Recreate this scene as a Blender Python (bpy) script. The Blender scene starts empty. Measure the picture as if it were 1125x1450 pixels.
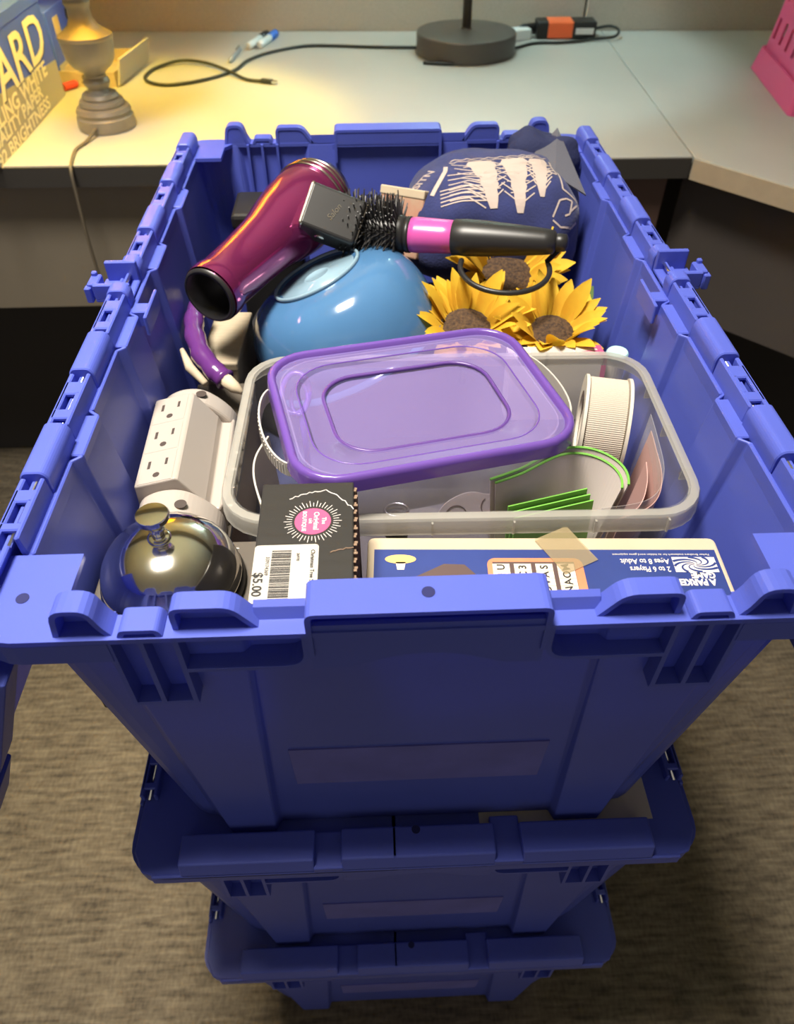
import bpy, bmesh, math, random
from mathutils import Matrix, Vector, noise
from mathutils.bvhtree import BVHTree

random.seed(7)
R = math.radians
scene = bpy.context.scene
col = scene.collection
ZR = 0.8816            # height of the open tote's rim above the floor
DESK = ZR - 0.15       # desk top

# ------------------------------------------------------------------ camera
cam_d = bpy.data.cameras.new('camera')
cam = bpy.data.objects.new('camera', cam_d)
col.objects.link(cam)
PIT, YAW, ROL = 0.78827, 0.03458, -0.00447
fw = Vector((math.sin(YAW)*math.cos(PIT), math.cos(YAW)*math.cos(PIT), -math.sin(PIT)))
rt0 = Vector((math.cos(YAW), -math.sin(YAW), 0)); up0 = rt0.cross(fw)
rt = rt0*math.cos(ROL) + up0*math.sin(ROL); up = up0*math.cos(ROL) - rt0*math.sin(ROL)
m = Matrix((rt, up, -fw)).transposed().to_4x4()
m.translation = Vector((-0.0221, -0.2100, ZR + 0.28105))
cam.matrix_world = m
cam_d.sensor_fit = 'AUTO'; cam_d.sensor_width = 36
cam_d.lens = 36*1048.7/1450
cam_d.shift_x = 0.001
cam_d.clip_start = 0.01
cam_d.dof.use_dof = True; cam_d.dof.focus_distance = 0.46; cam_d.dof.aperture_fstop = 11
scene.camera = cam

# ------------------------------------------------------------------ light
w = bpy.data.worlds.new('room_light'); scene.world = w; w.use_nodes = True
bg = w.node_tree.nodes['Background']
bg.inputs[0].default_value = (1.0, 0.93, 0.82, 1); bg.inputs[1].default_value = 0.34

def area(name, loc, size, energy, color, target):
    l = bpy.data.lights.new(name, 'AREA'); l.shape = 'RECTANGLE'; l.size, l.size_y = size
    l.energy = energy; l.color = color
    o = bpy.data.objects.new(name, l); col.objects.link(o); o.location = loc
    o.rotation_euler = (Vector(target)-Vector(loc)).to_track_quat('-Z', 'Y').to_euler()
    return o
# the room's ceiling fixture, a downlight above and to the left of the tote
area('ceiling_fixture_light', (-0.42, 0.20, 2.70), (0.5, 0.5), 18, (1.0, 0.93, 0.82), (-0.15, 0.26, 0.0)).data.spread = R(70)

scene.view_settings.view_transform = 'Standard'
scene.view_settings.look = 'None'
scene.view_settings.exposure = 0.0
scene.view_settings.gamma = 1.0
scene.view_settings.use_curve_mapping = False

# ------------------------------------------------------------------ materials
def mat(name, rgb, rough=0.5, metal=0.0, var=0.0, vscale=40, bump=0.0, bscale=200, trans=0.0, ior=1.45,
        sheen=0.0, transl=0.0, alpha=1.0, rgb2=None, coat=0.0, stretch=None, spec=0.5, mixfac=None):
    M = bpy.data.materials.new(name); M.use_nodes = True
    nt = M.node_tree; N = nt.nodes; Lk = nt.links
    b = N['Principled BSDF']
    b.inputs['Base Color'].default_value = (*rgb, 1)
    b.inputs['Roughness'].default_value = rough
    b.inputs['Metallic'].default_value = metal
    b.inputs['Transmission Weight'].default_value = trans
    b.inputs['IOR'].default_value = ior
    b.inputs['Sheen Weight'].default_value = sheen
    b.inputs['Coat Weight'].default_value = coat
    b.inputs['Specular IOR Level'].default_value = spec
    if var or bump or rgb2:
        tc = N.new('ShaderNodeTexCoord'); mp = N.new('ShaderNodeMapping')
        Lk.new(tc.outputs['Object'], mp.inputs['Vector'])
        if stretch: mp.inputs['Scale'].default_value = stretch
    if var or rgb2:
        nz = N.new('ShaderNodeTexNoise'); nz.inputs['Scale'].default_value = vscale; nz.inputs['Detail'].default_value = 5
        Lk.new(mp.outputs[0], nz.inputs['Vector'])
        rp = N.new('ShaderNodeValToRGB')
        a = rgb2 if rgb2 else tuple(c*(1-var) for c in rgb)
        z = rgb if rgb2 else tuple(min(1, c*(1+var)) for c in rgb)
        rp.color_ramp.elements[0].position = 0.32; rp.color_ramp.elements[1].position = 0.68
        rp.color_ramp.elements[0].color = (*a, 1); rp.color_ramp.elements[1].color = (*z, 1)
        Lk.new(nz.outputs['Fac'], rp.inputs[0]); Lk.new(rp.outputs[0], b.inputs['Base Color'])
    if bump:
        n2 = N.new('ShaderNodeTexNoise'); n2.inputs['Scale'].default_value = bscale; n2.inputs['Detail'].default_value = 3
        Lk.new(mp.outputs[0], n2.inputs['Vector'])
        bp = N.new('ShaderNodeBump'); bp.inputs['Strength'].default_value = bump; bp.inputs['Distance'].default_value = 0.002
        Lk.new(n2.outputs['Fac'], bp.inputs['Height']); Lk.new(bp.outputs[0], b.inputs['Normal'])
    out = N['Material Output']; last = b.outputs[0]
    if transl:
        t = N.new('ShaderNodeBsdfTranslucent'); t.inputs[0].default_value = (*rgb, 1)
        mx = N.new('ShaderNodeMixShader'); mx.inputs[0].default_value = transl
        Lk.new(last, mx.inputs[1]); Lk.new(t.outputs[0], mx.inputs[2]); last = mx.outputs[0]
    if alpha < 1:
        t = N.new('ShaderNodeBsdfTransparent'); t.inputs[0].default_value = (*(mixfac or (1, 1, 1)), 1)
        mx = N.new('ShaderNodeMixShader'); mx.inputs[0].default_value = alpha
        Lk.new(t.outputs[0], mx.inputs[1]); Lk.new(last, mx.inputs[2]); last = mx.outputs[0]
    Lk.new(last, out.inputs[0])
    return M

M = {}
M['tote'] = mat('blue_tote_plastic', (0.115, 0.155, 0.66), 0.34, var=0.05, vscale=9, bump=0.03, bscale=900, transl=0.30)
M['hole'] = mat('dark_hole', (0.012, 0.014, 0.09), 0.8)
M['wire'] = mat('hinge_wire_steel', (0.85, 0.84, 0.8), 0.22, 1.0)
M['label'] = mat('cloudy_label_plastic', (0.12, 0.125, 0.46), 0.6, var=0.12, vscale=25)
M['desk'] = mat('grey_laminate', (0.47, 0.46, 0.425), 0.42, var=0.03, vscale=6, bump=0.02, bscale=500)
M['edge_tan'] = mat('tan_edge_band', (0.55, 0.46, 0.33), 0.5, var=0.05)
M['dark_edge'] = mat('dark_edge_band', (0.05, 0.045, 0.04), 0.6)
M['panel'] = mat('haze_lightened_laminate', (0.24, 0.205, 0.155), 0.55, var=0.06, vscale=5)  # brown laminate, lightened to carry the lamp's haze in its colour
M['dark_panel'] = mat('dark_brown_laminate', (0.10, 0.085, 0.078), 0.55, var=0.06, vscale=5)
M['black_panel'] = mat('under_desk_dark', (0.03, 0.027, 0.027), 0.6)  # black that stands in for the shade under the desks
M['leg'] = mat('reddish_brown_leg', (0.12, 0.07, 0.055), 0.6)
M['wall'] = mat('taupe_wall_fabric', (0.46, 0.405, 0.335), 0.9, var=0.06, vscale=300, bump=0.15, bscale=700)
M['seam'] = mat('dark_wall_seam', (0.14, 0.12, 0.10), 0.8)
M['chrome'] = mat('chrome', (0.86, 0.83, 0.78), 0.10, 1.0, var=0.03, vscale=120)
M['black'] = mat('black_plastic', (0.018, 0.017, 0.017), 0.38)
M['black_card'] = mat('black_card', (0.030, 0.028, 0.027), 0.30, bump=0.10, bscale=60, stretch=(0.3, 3, 1))
M['brown_card'] = mat('brown_card_edge', (0.23, 0.15, 0.10), 0.85, bump=0.4, bscale=400)
M['dark_card'] = mat('charcoal_card', (0.085, 0.07, 0.055), 0.5)
M['paper'] = mat('white_paper', (0.50, 0.46, 0.41), 0.75)
M['cream'] = mat('cream_card', (0.50, 0.41, 0.29), 0.7, var=0.05, vscale=30)
M['navy_print'] = mat('navy_print', (0.03, 0.05, 0.20), 0.35, var=0.12, vscale=14)
M['ink'] = mat('black_ink', (0.02, 0.02, 0.02), 0.7)
M['white_ink'] = mat('white_ink', (0.64, 0.59, 0.56), 0.6)
M['pink_ink'] = mat('pink_ink', (0.45, 0.07, 0.18), 0.55)
M['orange_print'] = mat('orange_print', (0.55, 0.22, 0.11), 0.5, var=0.1)
M['tile'] = mat('ivory_tile_print', (0.72, 0.60, 0.48), 0.5)
M['yellow_print'] = mat('yellow_print', (0.80, 0.52, 0.16), 0.5)
M['dkbrown'] = mat('dark_brown_print', (0.09, 0.055, 0.05), 0.5)
M['tape'] = mat('amber_tape', (0.42, 0.33, 0.18), 0.25, alpha=0.35)
M['clear'] = mat('cloudy_clear_plastic', (0.66, 0.64, 0.60), 0.22, alpha=0.11, transl=0.2, bump=0.1, bscale=120)
M['clear_rim'] = mat('cloudy_clear_rim', (0.52, 0.50, 0.45), 0.25, alpha=0.50, transl=0.25)
M['purple'] = mat('purple_lid_plastic', (0.17, 0.085, 0.40), 0.22, transl=0.25, coat=0.3)
M['purple_clear'] = mat('clear_purple_plastic', (0.40, 0.30, 0.74), 0.10, alpha=0.30, mixfac=(0.80, 0.74, 0.97))
M['purple_line'] = mat('purple_step', (0.10, 0.045, 0.22), 0.3)
M['clear2'] = mat('clear_container_plastic', (0.80, 0.78, 0.74), 0.15, alpha=0.22)
M['frost'] = mat('frosted_white_plastic', (0.62, 0.58, 0.53), 0.4, transl=0.3)
M['white_pl'] = mat('white_plastic', (0.37, 0.325, 0.29), 0.38)
M['rust'] = mat('red_brown_plastic', (0.28, 0.085, 0.06), 0.5)
M['slot'] = mat('slot_dark', (0.05, 0.035, 0.03), 0.7)
M['bowl'] = mat('blue_glass_bowl', (0.060, 0.155, 0.31), 0.14, coat=0.4, var=0.06, vscale=12)
M['bowl_foot'] = mat('pale_blue_foot', (0.22, 0.33, 0.41), 0.2, coat=0.4, var=0.06, vscale=40)
M['magenta'] = mat('metallic_magenta', (0.31, 0.035, 0.155), 0.17, 0.75, coat=0.5)
M['gunmetal'] = mat('gunmetal', (0.55, 0.50, 0.45), 0.2, 1.0)
M['pink'] = mat('glossy_pink', (0.50, 0.075, 0.31), 0.28, coat=0.4)
M['bristle'] = mat('black_bristle', (0.035, 0.033, 0.032), 0.45)
M['navy_cloth'] = mat('navy_cloth', (0.015, 0.022, 0.105), 0.85, sheen=0.2, var=0.15, vscale=60, bump=0.3, bscale=500)
M['navy_dark'] = mat('dark_navy_cloth', (0.015, 0.02, 0.07), 0.85, bump=0.3, bscale=300)
M['grey_cloth'] = mat('grey_lining_cloth', (0.085, 0.085, 0.11), 0.8, bump=0.2, bscale=400)
M['print'] = mat('pale_pink_print', (0.44, 0.36, 0.32), 0.7)
M['petal'] = mat('yellow_petal', (0.74, 0.49, 0.03), 0.75, rgb2=(0.60, 0.30, 0.015), vscale=35, transl=0.2)
M['seed'] = mat('brown_seed_head', (0.10, 0.055, 0.025), 0.9, rgb2=(0.03, 0.017, 0.012), vscale=350, bump=0.9, bscale=500)
M['leaf'] = mat('green_leaf', (0.10, 0.17, 0.06), 0.7, var=0.2, transl=0.15)
M['black_cloth'] = mat('black_cloth', (0.016, 0.015, 0.017), 0.9, bump=0.3, bscale=250)
M['purple_wrap'] = mat('purple_wrapper', (0.10, 0.025, 0.15), 0.25, coat=0.3)
M['cream_box'] = mat('cream_box', (0.36, 0.30, 0.21), 0.7, var=0.08, vscale=60, stretch=(1, 8, 1))
M['ribbon'] = mat('cream_ribbon', (0.47, 0.41, 0.34), 0.7)
M['spool'] = mat('white_spool_card', (0.58, 0.53, 0.45), 0.7)
M['green'] = mat('green_card', (0.16, 0.42, 0.06), 0.6)
M['card_in'] = mat('lilac_white_card', (0.66, 0.58, 0.55), 0.7)
M['rose'] = mat('dusty_rose_paper', (0.50, 0.30, 0.27), 0.6)
M['film'] = mat('clear_film', (0.85, 0.82, 0.80), 0.1, alpha=0.18)
M['carton'] = mat('brown_carton', (0.035, 0.04, 0.11), 0.6, var=0.06)
M['tanred'] = mat('tan_packet', (0.42, 0.31, 0.21), 0.7, rgb2=(0.45, 0.14, 0.10), vscale=45)
M['lamp'] = mat('bronze_lamp', (0.30, 0.27, 0.23), 0.42, 0.35, var=0.08, vscale=30)
M['shade'] = mat('yellow_lampshade', (0.88, 0.66, 0.16), 0.8, transl=0.6)
M['shade2'] = mat('white_lampshade', (0.85, 0.86, 0.82), 0.8, transl=0.6)
M['lamp_dark'] = mat('dark_bronze', (0.10, 0.09, 0.085), 0.38, 0.3)
M['cord'] = mat('dark_cord', (0.03, 0.032, 0.03), 0.5)
M['tan_cord'] = mat('clear_brown_cord', (0.17, 0.14, 0.10), 0.4)
M['blue_box'] = mat('blue_carton_print', (0.06, 0.12, 0.80), 0.5, var=0.08, vscale=4)
M['grey_box'] = mat('grey_carton_print', (0.36, 0.35, 0.36), 0.55)
M['box_white'] = mat('box_lettering', (0.86, 0.82, 0.68), 0.6)
M['box_shadow'] = mat('box_lettering_shadow', (0.07, 0.08, 0.15), 0.6)
M['red'] = mat('red_print', (0.55, 0.05, 0.03), 0.5)
M['kraft'] = mat('pale_kraft', (0.50, 0.40, 0.27), 0.8, var=0.08)
M['orange'] = mat('neon_orange_label', (0.90, 0.16, 0.05), 0.55)
M['grey_pl'] = mat('grey_plastic', (0.35, 0.36, 0.37), 0.4)
M['silver'] = mat('silver', (0.7, 0.7, 0.68), 0.25, 1.0)
M['cap_blue'] = mat('blue_cap', (0.04, 0.15, 0.60), 0.4)
M['marker_white'] = mat('white_marker', (0.75, 0.77, 0.76), 0.4)
M['basket'] = mat('neon_pink_plastic', (0.95, 0.16, 0.42), 0.35, transl=0.25)
M['basket_in'] = mat('deep_pink_plastic', (0.62, 0.03, 0.08), 0.5)
M['teal'] = mat('pale_teal', (0.40, 0.62, 0.60), 0.5)
M['rule'] = mat('lilac_rule', (0.48, 0.46, 0.58), 0.6)
M['ceiling'] = mat('white_ceiling', (0.72, 0.70, 0.66), 0.9, bump=0.2, bscale=80)

# carpet: woven brown tweed
def carpet():
    Mt = bpy.data.materials.new('brown_tweed_carpet'); Mt.use_nodes = True
    nt = Mt.node_tree; N = nt.nodes; Lk = nt.links; b = N['Principled BSDF']
    b.inputs['Roughness'].default_value = 0.95; b.inputs['Sheen Weight'].default_value = 0.2
    tc = N.new('ShaderNodeTexCoord')
    def layer(sc, s, det):
        mp = N.new('ShaderNodeMapping'); mp.inputs['Scale'].default_value = s
        Lk.new(tc.outputs['Object'], mp.inputs['Vector'])
        nz = N.new('ShaderNodeTexNoise'); nz.inputs['Scale'].default_value = sc; nz.inputs['Detail'].default_value = det
        Lk.new(mp.outputs[0], nz.inputs['Vector']); return nz.outputs['Fac']
    a = layer(60, (0.35, 2.2, 1), 6); c = layer(130, (1.6, 0.7, 1), 4); d = layer(9, (1, 1, 1), 3)
    m1 = N.new('ShaderNodeMath'); m1.operation = 'MULTIPLY_ADD'; m1.inputs[1].default_value = 0.55
    m2 = N.new('ShaderNodeMath'); m2.operation = 'MULTIPLY_ADD'; m2.inputs[1].default_value = 0.30
    m3 = N.new('ShaderNodeMath'); m3.operation = 'MULTIPLY'; m3.inputs[1].default_value = 0.15
    Lk.new(d, m3.inputs[0]); Lk.new(c, m2.inputs[0]); Lk.new(m3.outputs[0], m2.inputs[2])
    Lk.new(a, m1.inputs[0]); Lk.new(m2.outputs[0], m1.inputs[2])
    rp = N.new('ShaderNodeValToRGB'); e = rp.color_ramp.elements
    e[0].position = 0.36; e[0].color = (0.046, 0.034, 0.021, 1); e[1].position = 0.64; e[1].color = (0.175, 0.140, 0.090, 1)
    Lk.new(m1.outputs[0], rp.inputs[0]); Lk.new(rp.outputs[0], b.inputs['Base Color'])
    bp = N.new('ShaderNodeBump'); bp.inputs['Strength'].default_value = 0.6; bp.inputs['Distance'].default_value = 0.004
    Lk.new(m1.outputs[0], bp.inputs['Height']); Lk.new(bp.outputs[0], b.inputs['Normal'])
    return Mt
M['carpet'] = carpet()

# ------------------------------------------------------------------ mesh helpers
class MB:
    def __init__(s): s.v = []; s.f = []
    def add(s, vs, fs):
        o = len(s.v); s.v += [tuple(p) for p in vs]; s.f += [tuple(i+o for i in f) for f in fs]; return s
    def box(s, x0, x1, y0, y1, z0, z1, M4=None):
        vs = [Vector((x, y, z)) for z in (z0, z1) for y in (y0, y1) for x in (x0, x1)]
        if M4: vs = [M4 @ p for p in vs]
        return s.add(vs, [(0, 2, 3, 1), (4, 5, 7, 6), (0, 1, 5, 4), (2, 6, 7, 3), (0, 4, 6, 2), (1, 3, 7, 5)])
    def prism(s, poly, a, b, axis='z', M4=None):
        # closed polygon extruded between a and b along an axis; poly in the other two coordinates
        def P(p, t):
            q = {'z': (p[0], p[1], t), 'y': (p[0], t, p[1]), 'x': (t, p[0], p[1])}[axis]
            return M4 @ Vector(q) if M4 else q
        n = len(poly)
        vs = [P(p, a) for p in poly] + [P(p, b) for p in poly]
        fs = [tuple(range(n))[::-1], tuple(range(n, 2*n))]
        fs += [(i, (i+1) % n, n+(i+1) % n, n+i) for i in range(n)]
        return s.add(vs, fs)
    def band(s, pts, th, a, b, axis='y', M4=None):
        # open polyline thickened to its right side and extruded: a bent sheet
        n = len(pts); off = []
        for i in range(n):
            p0 = Vector(pts[max(i-1, 0)]); p1 = Vector(pts[min(i+1, n-1)]); d = (p1-p0).normalized()
            off.append((pts[i][0]+d.y*th, pts[i][1]-d.x*th))
        return s.prism(list(pts)+off[::-1], a, b, axis, M4)
    def tube(s, path, r, n=8, closed=False, M4=None):
        P = [Vector(p) for p in path]; m_ = len(P); rings = []
        prev = None
        for i in range(m_):
            if closed: t = (P[(i+1) % m_]-P[i-1]).normalized()
            else: t = (P[min(i+1, m_-1)]-P[max(i-1, 0)]).normalized()
            if prev is None:
                u = t.orthogonal().normalized()
            else:
                u = (prev - t*prev.dot(t)).normalized()
            prev = u; v = t.cross(u)
            rr = r[i] if isinstance(r, (list, tuple)) else r
            rings.append([P[i]+(u*math.cos(2*math.pi*k/n)+v*math.sin(2*math.pi*k/n))*rr for k in range(n)])
        vs = [p for ring in rings for p in ring]
        if M4: vs = [M4 @ p for p in vs]
        fs = []
        for i in range(m_ if closed else m_-1):
            j = (i+1) % m_
            fs += [(i*n+k, i*n+(k+1) % n, j*n+(k+1) % n, j*n+k) for k in range(n)]
        if not closed: fs += [tuple(range(n))[::-1], tuple(range((m_-1)*n, m_*n))]
        return s.add(vs, fs)
    def lathe(s, prof, n=40, M4=None, sx=1.0, sy=1.0, cap=True):
        vs = []
        for r, z in prof:
            for k in range(n):
                a = 2*math.pi*k/n; vs.append(Vector((r*math.cos(a)*sx, r*math.sin(a)*sy, z)))
        if M4: vs = [M4 @ p for p in vs]
        fs = [(i*n+k, i*n+(k+1) % n, (i+1)*n+(k+1) % n, (i+1)*n+k) for i in range(len(prof)-1) for k in range(n)]
        if cap: fs += [tuple(range(n))[::-1], tuple(range((len(prof)-1)*n, len(prof)*n))]
        return s.add(vs, fs)
    def loft(s, loops, cap0=True, cap1=True, M4=None):
        n = len(loops[0]); vs = [Vector(p) for l in loops for p in l]
        if M4: vs = [M4 @ p for p in vs]
        fs = [(i*n+k, i*n+(k+1) % n, (i+1)*n+(k+1) % n, (i+1)*n+k) for i in range(len(loops)-1) for k in range(n)]
        if cap0: fs.append(tuple(range(n))[::-1])
        if cap1: fs.append(tuple(range((len(loops)-1)*n, len(loops)*n)))
        return s.add(vs, fs)
    def mesh(s, name, mt, smooth=False):
        me = bpy.data.meshes.new(name); me.from_pydata(s.v, [], s.f)
        bm = bmesh.new(); bm.from_mesh(me); bmesh.ops.recalc_face_normals(bm, faces=bm.faces); bm.to_mesh(me); bm.free()
        me.materials.append(mt)
        if smooth:
            for p in me.polygons: p.use_smooth = True
        return me

def put(name, me, parent=None, bevel=0.0, seg=2, M4=None, solid=0.0, sub=0, angle=35):
    o = bpy.data.objects.new(name, me); col.objects.link(o)
    if parent: o.parent = parent
    if M4 is not None: o.matrix_local = M4
    if solid:
        md = o.modifiers.new('thickness', 'SOLIDIFY'); md.thickness = solid; md.offset = 1
    if sub:
        md = o.modifiers.new('smooth', 'SUBSURF'); md.levels = sub; md.render_levels = sub
    if bevel:
        md = o.modifiers.new('bevel', 'BEVEL'); md.width = bevel; md.segments = seg; md.limit_method = 'ANGLE'; md.angle_limit = R(angle)
        md.harden_normals = False
    return o

def part(name, mb, mt, parent=None, smooth=False, **k):
    return put(name, mb.mesh(name, mt, smooth), parent, **k)

def auto_smooth(o, deg=35):
    # smooth shading with sharp edges kept
    me = o.data
    for p in me.polygons: p.use_smooth = True
    bm = bmesh.new(); bm.from_mesh(me)
    for e in bm.edges:
        if len(e.link_faces) == 2 and e.calc_face_angle(0) > R(deg): e.smooth = False
    bm.to_mesh(me); bm.free()
    return o

def tag(o, label, cat=None, group=None, kind=None):
    o['label'] = label
    if cat: o['category'] = cat
    if group: o['group'] = group
    if kind: o['kind'] = kind
    return o

def thing(name, label, cat, loc=(0, 0, 0), rot=(0, 0, 0), group=None):
    o = bpy.data.objects.new(name, None); col.objects.link(o); o.empty_display_size = 0.02
    o.location = loc; o.rotation_euler = rot
    return tag(o, label, cat, group)

def struct(name, mb, mt, **k):
    o = part(name, mb, mt, **k); o['kind'] = 'structure'; return o

def rrect(x0, x1, y0, y1, r, n=6):
    pts = []
    for cx, cy, a0 in ((x1-r, y1-r, 0), (x0+r, y1-r, 90), (x0+r, y0+r, 180), (x1-r, y0+r, 270)):
        for k in range(n+1):
            a = R(a0+90*k/n); pts.append((cx+r*math.cos(a), cy+r*math.sin(a)))
    return pts

def soft(poly, r, n=4, closed=False):
    # round the corners of a polyline
    out = []; m_ = len(poly)
    for i in range(m_):
        p = Vector(poly[i])
        if not closed and i in (0, m_-1): out.append(tuple(p)); continue
        a = Vector(poly[i-1]); b = Vector(poly[(i+1) % m_])
        da = a-p; db = b-p; t = min(r, da.length*0.48, db.length*0.48)
        A = p+da.normalized()*t; B = p+db.normalized()*t
        for k in range(n+1):
            u = k/n; out.append(tuple(A*(1-u)**2+p*2*u*(1-u)+B*u*u))
    return out

def frame(o, x, z):
    x = Vector(x).normalized(); z = Vector(z); z = (z-x*z.dot(x)).normalized(); y = z.cross(x)
    m_ = Matrix((x, y, z)).transposed().to_4x4(); m_.translation = Vector(o); return m_

def lettering(body, size, mt, parent, M4, bold=0.0, align='CENTER', sx=1.0, shear=0.0, name='lettering', extrude=0.00008, spacing=1.0):
    cu = bpy.data.curves.new('t', 'FONT'); cu.body = body; cu.size = size; cu.offset = bold; cu.align_x = align
    cu.align_y = 'CENTER'; cu.extrude = extrude; cu.shear = shear; cu.space_character = spacing; cu.resolution_u = 3
    t = bpy.data.objects.new('t', cu); me = bpy.data.meshes.new_from_object(t)
    bpy.data.objects.remove(t); bpy.data.curves.remove(cu)
    lim = size*len(body)
    for v in me.vertices:        # bold offsetting can throw thin spikes; keep every point near its letters
        v.co.y = max(-.62*size, min(.72*size, v.co.y)); v.co.x = max(-lim, min(lim, v.co.x))
    me.name = name; me.materials.clear(); me.materials.append(mt)
    me.transform(Matrix.Scale(sx, 4, (1, 0, 0)))
    return put(name, me, parent, M4=M4)

T = Matrix.Translation
def RZ(a): return Matrix.Rotation(R(a), 4, 'Z')
def RX(a): return Matrix.Rotation(R(a), 4, 'X')
def RY(a): return Matrix.Rotation(R(a), 4, 'Y')

# ================================================================== the setting
struct('floor', MB().box(-2.6, 2.6, -2.4, 2.6, -0.02, 0.0), M['carpet'])
WY = lambda x: 1.7905-0.0454*x
wb = struct('wall_back', MB().prism([(-2.6, WY(-2.6)+.03), (2.6, WY(2.6)+.03), (2.6, WY(2.6)+.13), (-2.6, WY(-2.6)+.13)], 0, 2.6), M['seam'])
for a, b in ((-2.6, -1.05), (-1.046, 0.482), (0.486, 2.6)):       # upholstered panels with a thin joint between them
    p = MB().prism([(a, WY(a)+.004), (b, WY(b)+.004), (b, WY(b)+.0301), (a, WY(a)+.0301)], DESK-.4, 2.2)
    part('panel', p, M['wall'], wb, bevel=0.003)

struct('wall_left', MB().box(-2.66, -2.6, -2.4, 2.6, 0, 2.74), M['wall'])
struct('wall_right', MB().box(2.6, 2.66, -2.4, 2.6, 0, 2.74), M['wall'])
struct('ceiling', MB().box(-2.6, 2.6, -2.4, 2.6, 2.74, 2.78), M['ceiling'])
# desk: worktop, edge band, modesty panel, black backing for the shade below
d = thing('desk', 'long grey laminate desk with the two lamps, behind the open tote', 'desk', (-0.3, 1.4, 0))
off = T((0.3, -1.4, 0))
def dpart(name, mb, mt, **k): return part(name, mb, mt, d, M4=off, **k)
fy = lambda x: 0.988-0.0085*x
dpart('worktop', MB().prism([(-1.7, fy(-1.7)), (0.487, fy(.487)), (0.525, WY(.525)), (-1.7, WY(-1.7))], DESK-.03, DESK), M['desk'], bevel=0.0015)
dpart('edge_band', MB().prism([(-1.7, fy(-1.7)-.004), (0.486, fy(.486)-.004), (0.486, fy(.486)), (-1.7, fy(-1.7))], DESK-.032, DESK-.002), M['dark_edge'])
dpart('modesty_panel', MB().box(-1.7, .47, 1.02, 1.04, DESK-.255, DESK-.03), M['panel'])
dpart('dark_backing', MB().box(-1.7, .9, 1.20, 1.22, 0.004, DESK-.03), M['black_panel'])  # black sheet added to darken the space under the desk
dpart('leg', MB().box(.395, .465, 1.005, 1.02, 0.0, DESK-.03), M['leg'], bevel=0.002)

d2 = thing('corner_desk', 'grey corner desk section with a tan edge band, under the pink basket', 'desk', (0.9, 1.1, 0))
off2 = T((-0.9, -1.1, 0))
A = (0.489, 0.978); B = (1.05, 0.345)
poly = [A, B, (1.9, 0.345), (1.9, WY(1.9)), (0.527, WY(.527))]
part('worktop', MB().prism(poly, DESK-.03, DESK), M['desk'], d2, M4=off2, bevel=0.0015)
n_ = Vector((B[1]-A[1], -(B[0]-A[0]))).normalized()*0.003
part('edge_band', MB().prism([A, (A[0]+n_.x, A[1]+n_.y), (B[0]+n_.x, B[1]+n_.y), B], DESK-.032, DESK-.0015), M['edge_tan'], d2, M4=off2)
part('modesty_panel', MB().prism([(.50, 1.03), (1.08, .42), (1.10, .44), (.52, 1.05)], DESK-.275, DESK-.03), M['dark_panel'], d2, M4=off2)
part('dark_backing', MB().prism([(.64, 1.20), (1.25, .55), (1.27, .57), (.66, 1.22)], 0.004, DESK-.03), M['black_panel'], d2, M4=off2)  # same added black sheet, for the dark below the corner section

# ================================================================== storage totes
L = 0.632; HB = 0.291        # rim length, height of the rim above the base
def wallx(z): return 0.198+z*0.083     # inner half-width at height z (rim = 0)

TABS = ((.123, .163), (.238, .280), (.352, .394), (.469, .509))
def tote_loop():
    pts = []     # (x_top, y_top, x_bot, y_bot) anticlockwise seen from above
    yb = lambda y: .030+(y-.0065)*(.602-.030)/(.6255-.0065)
    def corner(cx, cy, a0):
        for k in range(6):
            a = R(a0+90*k/5); c, s = math.cos(a), math.sin(a)
            xt = cx*(.198-.022)+.022*c; xb = cx*(.174-.022)+.022*c
            yt = (.0285 if cy < 0 else .6035)+.022*s; y2 = (.058 if cy < 0 else .574)+.022*s
            pts.append((xt, yt, xb, y2))
    front = [(-.160, 0, -.142, 0), (-.156, .004, -.139, .008), (-.089, .004, -.107, .008), (-.085, 0, -.103, 0),
             (.085, 0, .103, 0), (.089, .004, .107, .008), (.156, .004, .139, .008), (.160, 0, .142, 0)]
    side = []
    for a, b in TABS: side += [(a-.004, 0), (a, .005), (b, .005), (b+.004, 0)]
    corner(-1, -1, 180)
    for xt, ot, xb, ob in front: pts.append((xt, .0065-ot, xb, .030-ob))
    corner(1, -1, 270)
    for y, o in side: pts.append((.198-o, y, .174-o, yb(y)))
    corner(1, 1, 0)
    for xt, ot, xb, ob in front[::-1]: pts.append((xt, .6255+ot, xb, .602+ob))
    corner(-1, 1, 90)
    for y, o in side[::-1]: pts.append((-.198+o, y, -.174+o, yb(y)))
    return pts
LP = tote_loop()

def tote_body_mesh():
    mb = MB(); th = .003; n = len(LP)
    top = [(p[0], p[1], HB-.0009) for p in LP]; bot = [(p[2], p[3], th) for p in LP]
    def grow(pts, z):
        out = []
        for i in range(n):
            a = Vector(pts[i-1][:2]); b = Vector(pts[(i+1) % n][:2]); dd = (b-a).normalized()
            out.append((pts[i][0]+dd.y*th, pts[i][1]-dd.x*th, z))
        return out
    mb.loft([grow(bot, 0.0), grow(top, HB-.0009), top, bot], cap0=True, cap1=True)
    o = mb.mesh('body', M['tote']); o.transform(T((0, -L/2, 0)))
    return o

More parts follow.
